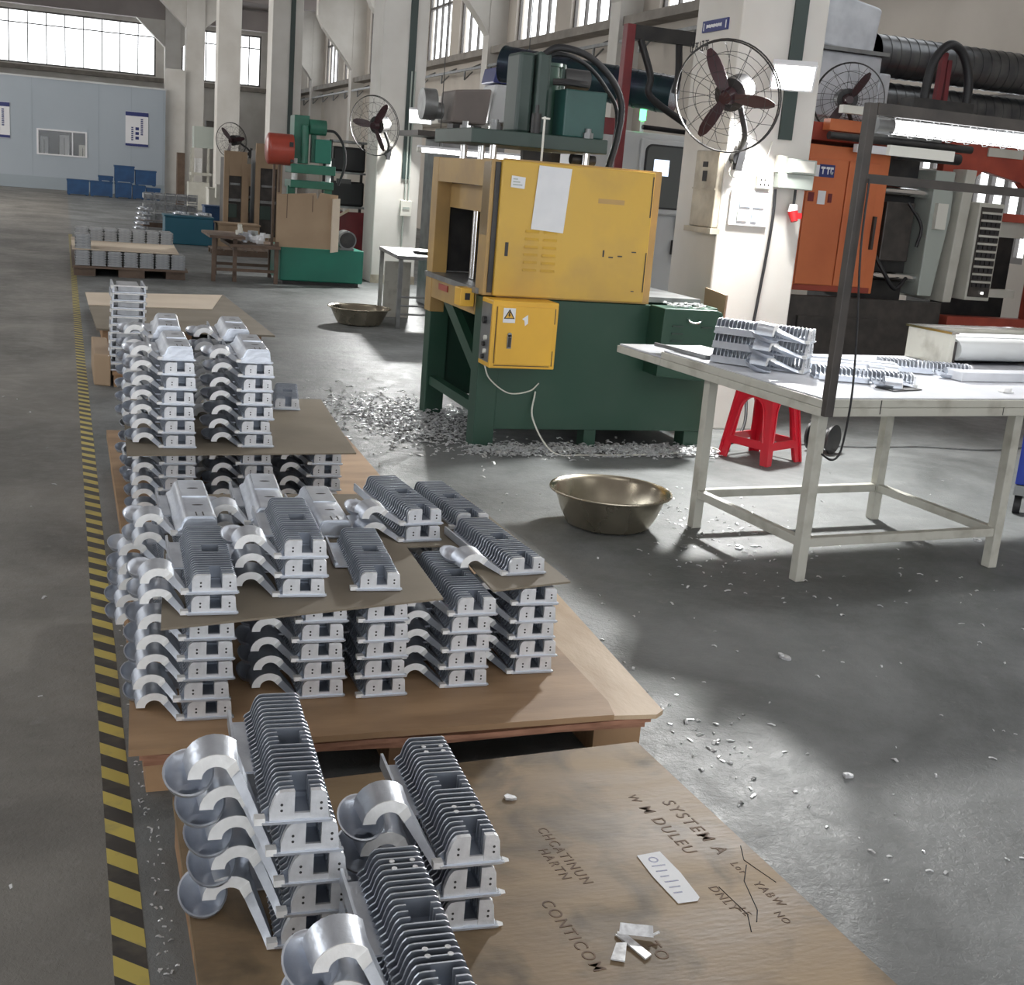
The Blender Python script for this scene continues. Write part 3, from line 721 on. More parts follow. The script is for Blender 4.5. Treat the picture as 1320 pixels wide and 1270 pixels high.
M().box(X0+.45, X1-.04, Y0+.04, Y1-.04, .13, .18).build('floor_pan', G, pr)
M().box(X0+.02, X0+.08, Y0+.13, Y1-.13, .20, .26).build('lower_rail', G, pr)
M().bar((X0+.05, Y1-.30, .86), (X0+.05, Y0+.10, .45), .05, .09).build('brace', G, pr)
M().box(X0-.005, X0+.10, Y0+.13, Y1-.13, .80, .93).build('front_rail', MT['orange_y'], pr)
M().box(X0-.03, X1-.1, Y0+.06, Y1-.02, .932, .965).build('work_bed', MT['greysteel'], pr)
M().box(X0+.30, X0+.9, Y0+.25, Y1-.25, .966, 1.02).build('lower_platen', MT['dark'], pr)
# yellow cabinet: side door panel and frames round the press opening
yel = M().box(2.385, 3.36, Y0-.055, Y0-.02, .935, 1.715)
M().box(2.41, 3.42, Y0-.018, Y0+.03, .925, 1.725).build('cabinet_side', MT['orange_y'], pr, bevel=.004)
door = yel.build('cabinet_door', MT['yellow'], pr, bevel=.006)
m = M()
for c in (2.555, 2.67):
    for k in range(6):
        z = 1.09 + k * .045
        m.add([(c, Y0-.056, z), (c+.085, Y0-.056, z), (c+.085, Y0-.066, z), (c, Y0-.066, z), (c, Y0-.056, z+.014), (c+.085, Y0-.056, z+.014)],
              [(0,1,2,3),(3,2,5,4),(0,3,4),(1,5,2)])
m.build('louvre', MT['yellow'], door)
m = M().box(2.435, 2.455, Y0-.058, Y0-.056, 1.17, 1.25).box(3.345, 3.352, Y0-.058, Y0-.056, 1.0, 1.24).box(3.345, 3.352, Y0-.058, Y0-.056, 1.45, 1.69)
m.box(3.06, 3.07, Y0-.058, Y0-.056, 1.20, 1.24).box(3.10, 3.13, Y0-.058, Y0-.056, 1.196, 1.204).box(3.16, 3.19, Y0-.058, Y0-.056, 1.205, 1.213).box(3.25, 3.28, Y0-.058, Y0-.056, 1.235, 1.242).box(3.27, 3.29, Y0-.058, Y0-.056, 1.0, 1.006)
m.build('slot', MT['dark'], door)
M().box(3.0, 3.17, Y0-.0575, Y0-.056, 1.512, 1.54).build('worn_lettering', MT['orange_y'], door)
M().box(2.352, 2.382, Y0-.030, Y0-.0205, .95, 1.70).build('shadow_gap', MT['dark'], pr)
pp = thing('paper_notice', 'blank white paper sheet taped to the yellow press cabinet', 'paper', (2.585, Y0-.060, 1.335))
M().prism([(.0,.0),(.205,-.012),(.228,.36),(.022,.365)], -.0025, 0, 'y').build('sheet', MT['paper'], pp)
pl_ = thing('maker_plate', 'small cream label with grey print on the yellow cabinet corner', 'label', (2.44, Y0-.060, 1.565))
M().prism([(0,0),(.085,-.005),(.088,.06),(.002,.066)], -.002, 0, 'y').build('sheet', MT['paper'], pl_)
g = M()
for i in range(3): g.box(.012, .07 - .015*i, -.0032, -.0022, .012 + .016*i, .019 + .016*i)
g.build('printing', MT['plastic'], pl_)
# front frame around the opening, seen from the aisle side
M().box(X0-.01, X0+.09, Y0-.02, Y0+.135, .932, 1.715).build('frame_post', MT['orange_y'], pr, bevel=.004)
M().box(X0-.01, X0+.09, Y1-.14, Y1-.0, .70, 1.715).build('frame_post', MT['orange_y'], pr, bevel=.004)
M().box(X0-.008, X0+.07, Y0+.136, Y1-.141, 1.56, 1.71).build('frame_header', MT['orange_y'], pr)
M().box(X0+.04, X1-.55, Y1-.02, Y1, .97, 1.71).build('cabinet_back', MT['dark'], pr)
M().box(X0+.71, X0+.74, Y0+.04, Y1-.03, .97, 1.55).build('inner_shield', MT['dark'], pr)
M().box(X0+.08, X1-.5, Y0+.15, Y1-.15, 1.40, 1.555).build('upper_platen', MT['orange_y'], pr)
M().box(X0-.012, X0-.010, Y0-.01, Y0+.12, 1.28, 1.70).build('plastic_strip', MT['polythene'], pr)
for y in (Y0+.62,):
    M().cyl((X0+.13, y, .97), (X0+.13, y, 1.86), .017, n=12).build('guide_rod', MT['steel'], pr, 40)
    M().cyl((X0+.13, y+.06, .97), (X0+.13, y+.06, 1.86), .010, n=10).build('guide_rod', MT['steel'], pr, 40)
# upper crown with its columns
M().box(2.25, 3.12, Y0+.16, Y0+.95, 1.80, 1.885).build('crown_plate', MT['green2'], pr, bevel=.006)
for x, y in ((2.42, Y0+.25), (3.02, Y0+.25), (2.42, Y0+.85), (3.02, Y0+.85)):
    M().cyl((x, y, 1.56), (x, y, 1.80), .024, n=12).build('tie_rod', MT['steel'], pr, 40)
    M().cyl((x, y, 1.886), (x, y, 1.92), .034, n=6).cyl((x, y, 1.92), (x, y, 1.945), .02, n=10).build('tie_rod_nut', MT['greysteel'], pr, 40)
M().box(2.59, 2.69, Y0+.38, Y0+.62, 1.886, 2.36).box(2.70, 2.79, Y0+.36, Y0+.64, 1.886, 2.37).build('cylinder_housing', MT['midgreen'] if False else MT['green2'], pr, bevel=.02)
M().cyl((2.84, Y0+.52, 1.886), (2.84, Y0+.52, 2.30), .075, n=20).cyl((2.84, Y0+.52, 2.30), (2.84, Y0+.52, 2.32), .09, n=20).build('main_cylinder', MT['green'], pr, 40)
M().box(2.86, 3.13, Y0+.26, Y0+.50, 1.888, 2.165).build('oil_tank', MT['teal'], pr, bevel=.008)
M().box(2.82, 2.96, Y0+.55, Y0+.75, 2.17, 2.33).build('valve_block', MT['green2'], pr, bevel=.006)
M().cyl((2.97, Y0+.60, 2.25), (3.13, Y0+.60, 2.25), .062, n=16).cyl((2.955, Y0+.60, 2.25), (2.97, Y0+.60, 2.25), .072, n=16).build('motor', MT['dark'], pr, 40)
M().tube([(2.80, Y0+.34, 2.20), (2.88, Y0+.30, 2.205), (3.02, Y0+.32, 2.20)], .02, 8).build('pipe', MT['dark'], pr, 40)
M().cyl((2.94, Y0+.3, 1.76), (3.10, Y0+.3, 1.76), .03, n=12).build('lower_pipe', MT['dark'], pr, 40); M().box(2.7, 2.95, Y0+.5, Y0+.55, 1.72, 1.79).build('lower_manifold', MT['dark'], pr)
def arc(p, n=10):
    """smooth curve through the points"""
    out = []
    P = [Vector(q) for q in p]; P = [P[0]*2 - P[1]] + P + [P[-1]*2 - P[-2]]
    for i in range(1, len(P)-2):
        for k in range(n):
            t = k/n; a, b, c, d = P[i-1:i+3]
            out.append(.5*((2*b) + (c-a)*t + (2*a-5*b+4*c-d)*t*t + (3*b-a-3*c+d)*t**3))
    return out + [P[-2]]
M().tube(arc([(2.72, 7.45, 2.33), (2.82, 7.4, 2.40), (3.02, 7.4, 2.37), (3.19, 7.4, 2.25), (3.27, 7.4, 2.10), (3.26, 7.4, 1.9), (3.22, 7.4, 1.726)]), .022, 8).build('hose', MT['rubber'], pr, 60)
M().tube(arc([(2.74, 7.55, 2.30), (2.86, 7.5, 2.375), (3.05, 7.5, 2.33), (3.20, 7.5, 2.20), (3.29, 7.5, 2.05), (3.28, 7.5, 1.726)]), .014, 8).build('hose', MT['rubber'], pr, 60)
M().cyl((2.66, Y0+.2, 1.886), (2.66, Y0+.2, 2.0), .03, n=12).cyl((2.66, Y0+.2, 2.0), (2.66, Y0+.2, 2.05), .012, n=8).build('filter', MT['dark'], pr, 40)
M().cyl((2.66, Y0+.06, 1.726), (2.66, Y0+.06, 1.98), .007, n=8).box(2.645, 2.69, Y0+.05, Y0+.07, 1.965, 1.975).build('sight_tube', MT['ivory'], pr, 40)
# electrical box hung on the corner
eb = M().box(2.335, 2.745, 6.83, Y0-.012, .530, .925)
box = eb.build('control_box', MT['yellow2'], pr, bevel=.006)
M().box(2.365, 2.72, 6.822, 6.830, .555, .895).build('box_door', MT['yellow2'], box, bevel=.002)
m = M().box(2.358, 2.362, 6.8275, 6.829, .56, .89).box(2.362, 2.71, 6.8275, 6.829, .545, .549).box(2.722, 2.727, 6.8275, 6.829, .55, .64).box(2.722, 2.727, 6.8275, 6.829, .80, .89)
m.build('door_gap', MT['dark'], box)
M().box(2.432, 2.458, 6.815, 6.821, .65, .73).cyl((2.445, 6.815, .73), (2.445, 6.821, .73), .013, n=12).build('lock_plate', MT['greysteel'], box)
M().box(2.438, 2.452, 6.806, 6.815, .66, .715).build('latch', MT['dark'], box)
wl = M().box(2.397, 2.472, 6.8195, 6.8215, .800, .885).build('warning_label', MT['paper'], box)
tri = M(); cx, cz, r = 2.435, .842, .034
a = [(cx - r, cz - .019), (cx + r, cz - .019), (cx, cz + .038)]
inn = [(cx + (p[0]-cx)*.72, cz + (p[1]-cz)*.70 - .0008) for p in a]
tri.prism(a, 6.8185, 6.8194, 'y').build('warning_triangle', MT['ink'], box)
M().prism(inn, 6.8175, 6.8184, 'y').build('triangle_field', MT['yellow2'], box)
M().prism([(cx-.002,cz+.022),(cx+.006,cz+.022),(cx+.001,cz+.006),(cx+.007,cz+.006),(cx-.005,cz-.014),(cx-.002,cz),(cx-.008,cz)], 6.8165, 6.8174, 'y').build('bolt_symbol', MT['ink'], box)
M().prism([(2.515,.825),(2.55,.85),(2.553,.80),(2.535,.785),(2.53,.815)], 6.8185, 6.8205, 'y').build('torn_sticker', MT['paper'], box)
k = M().box(2.331, 2.334, 6.85, 7.02, .56, .90)
k.build('side_plate', MT['greysteel'], box)
for i, z in enumerate((.70, .66, .62, .585)): M().cyl((2.331, 6.90 + .03*(i%2), z), (2.315, 6.90 + .03*(i%2), z), .014, n=10).build('push_button', MT['dark' if i % 2 else 'ivory'], box, 40)
M().cyl((2.331, 6.93, .80), (2.31, 6.93, .80), .022, n=12).build('rotary_switch', MT['dark'], box, 40)
# small switch box on the opening rail
sb = M().box(2.24, 2.33, 7.18, 7.30, .845, .955).build('switch_box', MT['yellow2'], pr, bevel=.005)
M().box(2.27, 2.30, 7.172, 7.179, .885, .925).build('rocker_switch', MT['ink'], sb)
M().box(2.326, 2.333, 7.75, 7.95, .87, .91).build('rail_marking', MT['redtank'], pr)
# cooler cabinet on the far end of the green side
cb = M(); cb.prism([(3.43,.505),(3.84,.475),(3.86,.87),(3.835,.915),(3.80,.925),(3.44,.925)], 6.84, Y0-.002, 'y')
cbo = cb.build('cooler_cabinet', MT['green'], pr, bevel=.006)
m = M()
for x, n_ in ((3.50, 4), (3.70, 1)):
    for q in range(n_):
        z = .815 - q * .045
        m.box(x, x + .075, 6.828, 6.839, z, z + .008)
m.build('louvre', MT['green2'], cbo)
M().tube(arc([(3.60, 6.838, .868), (3.61, 6.81, .850), (3.66, 6.81, .846), (3.70, 6.838, .862)], 5), .006, 6).build('handle', MT['steel'], cbo, 60)
for x, z in ((3.40, .45), (3.43, .40)): pass
# scrap heaped on the cooler top
m = M()
for i in range(60):
    x = 3.50 + random.random()*.26; y = 6.87 + random.random()*.14; r = .012 + random.random()*.014
    shard(m, x, y, .927 + random.random()*.025, r, .004, 5)
tag(m.build('metal_shavings', MT['chip']), 'silver scrap shavings heaped on top of the green cooler cabinet', 'shavings', kind='stuff')
# looping cable out of the control box
tag(M().tube(arc([(2.36, 6.99, .528), (2.40, 6.98, .44), (2.52, 6.97, .36), (2.66, 6.99, .37), (2.74, 7.045, .41)]), .0045, 6).build('cable', MT['ivory'], None, 60), 'pale grey cable looping below the yellow control box', 'cable')
tag(M().tube(arc([(2.72, 7.04, .36), (2.70, 6.99, .2), (2.80, 6.86, .02), (3.02, 6.84, .008), (3.40, 6.85, .008), (3.72, 6.92, .008), (3.98, 7.06, .008), (4.02, 6.99, .008)]), .0055, 6).build('cable', MT['ivory'], None, 60),
    'pale hose running down the green side and across the floor towards the stool', 'cable')
tag(M().tube(arc([(3.55, 6.80, .008), (3.85, 6.84, .008), (4.10, 7.0, .008), (4.25, 7.35, .008), (4.60, 7.25, .008), (5.15, 7.12, .008), (5.7, 7.14, .008), (6.3, 7.05, .008), (7.0, 7.3, .008)]), .006, 6).build('cable', MT['greysteel'], None, 60),
    'thin grey cable lying on the floor behind the table', 'cable')
# brown sheet leaning on the column behind the press
tag(M().prism([(7.40,.0),(7.62,.0),(7.66,1.0),(7.36,.98)], 4.14, 4.155, 'x').build('hardboard_sheet', MT['carton']), 'brown hardboard sheet leaning on the big column behind the green cooler', 'sheet')

# ================================================================ LATHE-CUT BASINS
def basin(x, y, r, h, label, scraps):
    t = thing('metal_basin', label, 'basin', (x, y, 0))
    k = r / .315
    prof = [(.0005,0),(.185*k,0),(.215*k,.012*k),(.250*k,.075*k),(.285*k,h-.012),(.300*k,h-.003),(.312*k,h+.001),(.316*k,h+.006),(.311*k,h+.009),(.299*k,h+.004),(.281*k,h-.010),(.246*k,.078*k),(.211*k,.018*k),(.180*k,.006),(.0005,.006)]
    M().lathe(prof, n=56).build('bowl', MT['basin'], t, 35)
    M().tube([( .311*k*math.cos(a*PI/28), .311*k*math.sin(a*PI/28), h+.003) for a in range(56)], .0065, 6, True).build('rim', MT['basin'], t, 60)
    m = M()
    for i in range(scraps): shard(m, random.uniform(-.12,.12)*k, random.uniform(-.12,.12)*k, .008 + random.random()*.02, .022, .005, 6)
    if scraps: tag(m.build('metal_shavings', MT['chip'], loc=(x, y, 0)), 'silver scraps lying in the bottom of the big basin', 'shavings', kind='stuff')
basin(2.51, 5.36, .300, .175, 'large stainless steel basin on the floor between press and table', 26)
basin(2.94, 12.95, .335, .175, 'round stainless steel basin further back, beside the small steel bench', 0)

# ================================================================ CHIPS ON THE FLOOR
def chip(m, x, y, z, s):
    a = random.random()*PI*2; c, q = math.cos(a), math.sin(a); l = s*random.uniform(.7,1.6); w = s*random.uniform(.25,.5); u = s*random.uniform(.1,.7)
    pts = [(-l,-w,0),(0,-w*1.2,u),(l,-w,random.uniform(0,u)),(l,w,random.uniform(0,u)),(0,w*1.1,u*1.2),(-l,w,0)]
    vs = [(x + px*c - py*q, y + px*q + py*c, z + pz) for px, py, pz in pts]
    m.add(vs + [(v[0], v[1], v[2] + .0022) for v in vs], [(0,5,4,1),(1,4,3,2),(6,7,10,11),(7,8,9,10),(0,1,7,6),(1,2,8,7),(2,3,9,8),(3,4,10,9),(4,5,11,10),(5,0,6,11)])
m = M()
for i in range(4300):
    q = random.random()
    if q < .30: x = random.gauss(2.22, .17); y = random.gauss(7.75, .42)
    elif q < .45: x = random.uniform(2.45, 2.95); y = random.gauss(8.05, .10)
    elif q < .90: x = random.uniform(2.30, 3.95); y = random.gauss(6.96, .085)
    else: x = random.gauss(1.95, .22); y = random.gauss(8.0, .45)
    if (X0 - .02 < x < X0 + .15 and (Y0 - .03 < y < Y0 + .15 or Y1 - .15 < y < Y1 + .02)): continue
    chip(m, x, y, random.random()*.028 if q < .9 else 0, random.uniform(.007, .019))
tag(m.build('metal_shavings', MT['chip']), 'drifts of bright silver metal chips around the feet of the press', 'shavings', kind='stuff')
m = M()
for i in range(620):
    q = random.random()
    if q < .40: x = random.gauss(2.95, .30); y = random.gauss(5.35, .45)
    elif q < .62: x = random.uniform(1.9, 4.4); y = random.uniform(2.2, 4.6)
    elif q < .75: x = random.uniform(1.8, 5.5); y = random.uniform(4.5, 10)
    elif q < .85: x = random.uniform(-1.5, .0); y = random.uniform(2, 9)
    else: x = random.gauss(1.45, .12) + .33; y = random.gauss(3.1, .30)
    if (x - 2.51)**2 + (y - 5.36)**2 < .10: continue
    if x < 1.72 and x > 0 and y < 7: continue
    if X0 - .05 < x < X1 and Y0 - .1 < y < Y1: continue
    chip(m, x, y, 0, random.uniform(.003, .010))
for i in range(140):
    x = random.uniform(.17, .21); y = random.uniform(2.0, 4.6); chip(m, x - .0, y, 0, random.uniform(.002, .005))
tag(m.build('metal_shavings', MT['chip']), 'small bright flakes strewn over the open floor around basin and table', 'shavings', kind='stuff')
for x, y, r, mt, lab in ((3.42,4.98,.028,'greysteel','dark flat scrap on the floor under the table, beside the rear rail'),(3.66,5.02,.026,'chip','bright curled scrap on the floor under the table'),
                     (3.00,4.92,.032,'chip','white flaky scrap beside the back leg of the table, basin side'),(2.72,4.95,.026,'greysteel','dark scrap beside the rim shadow of the big basin'),
                     (2.46,3.62,.030,'chip','white scrap alone on the dark floor in front of the table'),(2.14,2.75,.020,'chip','small white scrap alone on the dark floor near the stained board'),
                     (4.42,4.95,.028,'chip','bright scrap on the floor beside the table leg next to the blue cart')):
    m = M(); shard(m, 0, 0, 0, r, .008, 7); shard(m, r*.5, r*.3, .008, r*.6, .006, 6); tag(m.build('metal_offcut', MT[mt], loc=(x, y, .0005), rz=random.random()*3), lab, 'offcut')

# ================================================================ TABLE AND WHAT STANDS ON IT
TA = math.radians(5.0)
tb = thing('work_table', 'cream steel-framed work table with white top, in front of the red stool', 'table', (3.03, 4.46, 0), TA)
TP = MT['tablepaint']; TW, TD = 1.13, .84
for x, y in ((0,0),(TW,0),(0,TD),(TW,TD)):
    M().box(x-.025, x+.025, y-.025, y+.025, 0, .758).build('leg', TP, tb, bevel=.003)
M().box(.026, TW-.026, -.02, .02, .155, .195).build('stretcher', TP, tb, bevel=.002)
M().box(.026, TW-.026, TD-.02, TD+.02, .155, .195).build('stretcher', TP, tb, bevel=.002)
M().box(-.02, .02, .026, TD-.026, .155, .195).build('stretcher', TP, tb, bevel=.002)
M().box(TW-.02, TW+.02, .026, TD-.026, .155, .195).build('stretcher', TP, tb, bevel=.002)
M().box(-.11, 2.35, -.135, 1.15, .76, .797).box(-.11, .30, 1.1501, 1.60, .76, .797).build('tabletop_frame', TP, tb, bevel=.003)
M().box(-.11, 2.35, -.135, 1.15, .798, .832).build('upper_edge', TP, tb, bevel=.003)
M().box(-.10, .29, 1.152, 1.59, .798, .806).box(-.10, 2.34, -.125, 1.14, .833, .838).build('tabletop', MT['tabletop'], tb)
M().box(.20, .204, -.137, -.1355, .77, .83).box(.90, .903, -.137, -.1355, .765, .80).build('seam', MT['dark'], tb)
TZ = .839
def on_table(x, y, z=TZ):
    c, s = math.cos(TA), math.sin(TA); return (3.03 + x*c - y*s, 4.46 + x*s + y*c, z)
# lamp gantry clamped to the table corner
lg = thing('lamp_gantry', 'dark square-tube gantry clamped to the table corner, carrying a fluorescent lamp', 'gantry', (2.955, 4.305, 0), 0.02)
M().box(-.02, .02, -.02, .02, .765, 2.005).build('post', MT['bronze'], lg, bevel=.003)
M().bar((.02, 0, 1.985), (2.1, .02, 1.985), .04, .045).build('top_rail', MT['bronze'], lg)
M().bar((.02, 0, 1.722), (2.1, .02, 1.722), .03, .035).build('lower_rail', MT['bronze'], lg)
M().box(2.08, 2.12, .01, .05, .84, 2.005).build('post', MT['bronze'], lg)
fl = thing('fluorescent_lamp', 'caged fluorescent lamp glowing above the work table', 'lamp', (3.12, 4.42, 1.935), .02)
M().cyl((.02,0,0), (1.40,.0,-.0), .030, n=14).build('glowing_tube', MT['tubewhite'], fl, 40)
M().cyl((-.06,0,0), (.02,0,0), .034, n=14).build('end_cap', MT['greysteel'], fl, 40)
M().cyl((1.40,0,0), (1.48,0,0), .034, n=14).build('end_cap', MT['greysteel'], fl, 40)
m = M()
for k in range(15):
    x = .04 + k*.095; m.tube([(x + .012*math.sin(a*PI/5), .040*math.cos(a*PI/5), .040*math.sin(a*PI/5)) for a in range(10)], .0022, 4, True)
for a in range(4): m.tube([(.0, .037*math.cos(a*PI/2+.8), .037*math.sin(a*PI/2+.8)), (1.40, .037*math.cos(a*PI/2+.8), .037*math.sin(a*PI/2+.8))], .0022, 4)
m.build('wire_guard', MT['greysteel'], fl)
M().box(.1, 1.3, -.05, .05, .040, .046).build('reflector', MT['signwhite'], fl)
for x in (.18, 1.2): M().bar((x, 0, .046), (x, -.1, .05), .012).build('hanger', MT['bronze'], fl)
M().box(-.02, .30, -.07, -.05, -.115, -.075).build('ballast', MT['ivory'], fl)
tag(M().tube(arc([(2.975, 4.275, 1.72), (2.972, 4.26, 1.45), (3.01, 4.255, 1.1), (3.025, 4.25, .85), (3.03, 4.27, .66), (3.02, 4.28, .60), (2.995, 4.29, .585), (2.975, 4.33, .60)]), .0045, 6).build('cable', MT['rubber'], None, 60),
    'black cable hanging from the gantry rail down past the table edge', 'cable')
# parts on the table: a bundle of three castings turned sideways, and flat ones
G7 = 'castings on the work table'
labs = ['lowest casting of the sideways stack on the work table', 'middle casting of the sideways stack on the work table', 'topmost casting of the sideways stack on the work table']
for k in range(3):
    casting('tall', (3.277 + .004*k, 4.985, TZ + .001 + k*.069), .74 + .02*k, labs[k] + ', beside the dark post', G7)
for x, y, rz, kd, lab in ((3.66, 4.70, 1.15, 'low', 'silver casting lying close to the front edge of the work table'), (3.80, 5.02, 1.15, 'cover', 'smooth covered casting lying across the middle of the work table'),
                          (4.27, 5.06, 1.20, 'low', 'casting pointing at the steel trough on the work table')):
    casting(kd, (x, y, TZ + .001), rz, lab, G7)
for (dx, dy), w, l, rz, lab in (((-.02, .88), .30, .42, .1, 'thin pressed metal sheet at the press-side corner of the work table'), ((.40, .02), .20, .34, .2, 'thin dark metal sheet under the sideways stack on the table')):
    x, y, z = on_table(dx, dy, TZ + .0005 if dy < 1 else .807)
    t = thing('metal_sheet', lab, 'sheet', (x, y, z), TA + rz)
    if dy > .5: M().box(0, w, 0, l, 0, .004).box(0, w, -.004, .004, 0, .018).box(-.004, .004, 0, l, 0, .018).build('tray', MT['greysteel'], t)
    else: M().box(0, w, 0, l*.3, 0, .004).build('plate', MT['dark'], t)
# steel tray with rolled front at the far end of the table
ty = thing('steel_trough', 'deep steel trough with a rolled lip standing on the far end of the table', 'trough', on_table(1.44, .80, .840), TA)
M().box(0, .03, .0, .33, 0, .165).box(.031, .85, .30, .33, 0, .165).build('end_wall', MT['tablepaint'], ty, bevel=.004)
M().box(-.012, .86, .295, .34, .166, .178).box(-.012, .04, -.01, .294, .166, .178).build('bright_rim', MT['steel'], ty)
pr_ = [(.05,.012)] + [(.10 - .085*math.sin(a*PI/8), .075 - .063*math.cos(a*PI/8)) for a in range(9)] + [(.29,.138),(.29,.012)]
M().prism(pr_, .10, .85, 'x').build('rolled_tray', MT['cabinet'], ty, 40)
M().box(.12, .85, .11, .28, .139, .143).build('white_liner', MT['signwhite'], ty)
M().box(.06, .095, .05, .28, .0, .12).build('dark_gap', MT['bronze'], ty)
dc = thing('steel_channel', 'short pale channel with a dark end face, lying before the trough', 'channel', on_table(1.06, .30, .840), TA - .02)
M().prism([(.0,.0),(.10,.0),(.10,.045),(.0,.045)], 0, .62, 'x').build('body', MT['tabletop'], dc, bevel=.004)
M().box(.621, .626, .005, .095, .004, .041).build('end_face', MT['bronze'], dc)
sm = M().box(-.02,.02,-.015,.015,0,.022).box(-.03,.03,-.02,.02,0,.006); tag(sm.build('metal_block', MT['alu_face'], loc=on_table(1.06, .02, .840)), 'small bright metal block near the front edge of the table', 'block')

# red plastic stool
def stool(loc, rz):
    t = thing('plastic_stool', 'red plastic stool standing beneath the far corner of the table', 'stool', loc, rz)
    R = MT['stool']; hb, ht, H = .185, .130, .47
    def at(z): return hb + (ht - hb) * z / H
    m = M(); m.prism([(-.135,-.115),(-.115,-.135),(.115,-.135),(.135,-.115),(.135,.115),(.115,.135),(-.115,.135),(-.135,.115)], H-.012, H)
    m.prism([(-.045,-.045),(.045,-.045),(.045,.045),(-.045,.045)], H, H+.0015); m.build('seat', R, t, bevel=.005)
    m = M()
    for k in range(4):
        st = len(m.v); w0, w1 = at(0), at(H-.012)
        # side panel with an arched opening: two uprights, arch and lower tie
        def pt(u, z): h = at(z); return (u * h, -h, z)
        def quad(p): # extrude inward
            q = [pt(u, z) for u, z in p]; n = len(q)
            m.add(q + [(v[0]*.97, v[1] + .010, v[2]) for v in q], [tuple(range(n)), tuple(range(n, 2*n))[::-1]] + [(i, n+i, n+(i+1)%n, (i+1)%n) for i in range(n)])
        quad([(-1,0),(-.72,0),(-.62,.16),(-.60,.30),(-.60,H-.012),(-1,H-.012)]); quad([(.72,0),(1,0),(1,H-.012),(.60,H-.012),(.60,.30),(.62,.16)])
        arch = [(.60*math.cos(a*PI/8), .30 + .105*math.sin(a*PI/8)) for a in range(9)]
        for i in range(8):
            a, b = arch[i], arch[i+1]; quad([b, a, (a[0], H-.012), (b[0], H-.012)])
        quad([(-.68,.095),(.68,.095),(.64,.145),(-.64,.145)])
        m.xf(Matrix.Rotation(PI/2*k, 4, 'Z'), st)
    m.build('leg_panel', R, t)
    m = M()
    for k in range(4):
        st = len(m.v); a = [(.64*at(.30)*math.cos(q*PI/8), -at(.30)-.004+.012*math.sin(q*PI/8), .30 + .11*math.sin(q*PI/8)) for q in range(9)]
        m.tube([(.74*at(.14), -at(.14)-.003, .14)] + a + [(-.74*at(.14), -at(.14)-.003, .14)], .006, 6); m.xf(Matrix.Rotation(PI/2*k, 4, 'Z'), st)
        for sx in (-1,): m.bar((sx*at(0), -at(0), 0), (sx*at(H-.012), -at(H-.012), H-.012), .018)
        m.xf(Matrix.Rotation(PI/2*k, 4, 'Z'), len(m.v) - 8)
    m.build('rib', R, t, 40)
stool((4.21, 6.80, 0), .42)
# blue cart with a caster, cut by the picture edge
bc = thing('blue_cart', 'blue steel cart on casters beside the far table leg', 'cart', (5.10, 5.46, 0), -.75)
for x, y in ((0,0),(.7,0),(0,.5),(.7,.5)):
    M().box(x-.03, x+.03, y-.03, y+.03, .17, .70).build('leg', MT['bluecart'], bc, bevel=.004)
    c = M().cyl((x-.02,y,.052),(x+.02,y,.052), .052, n=16).build('caster', MT['rubber'], bc, 40)
    M().box(x-.03, x+.03, y-.035, y+.035, .108, .165).build('fork', MT['greysteel'], c)
M().box(.031,.669,-.02,.02,.45,.50).box(-.02,.02,.031,.469,.45,.50).box(-.02,.72,-.02,.52,.701,.73).box(.031,.669,-.02,.02,.20,.24).build('shelf', MT['bluecart'], bc)
# black machine foot behind the stool
t = thing('cable_spool', 'black rubber cable spool on the floor behind the red stool', 'spool', (4.80, 7.0, 0), .5)
M().cyl((0,-.07,.10),(0,.07,.10),.07,n=18).build('hub', MT['rubber'], t, 40); M().cyl((0,-.085,.10),(0,-.07,.10),.10,n=20).cyl((0,.07,.10),(0,.085,.10),.10,n=20).build('flange', MT['dark'], t, 40)

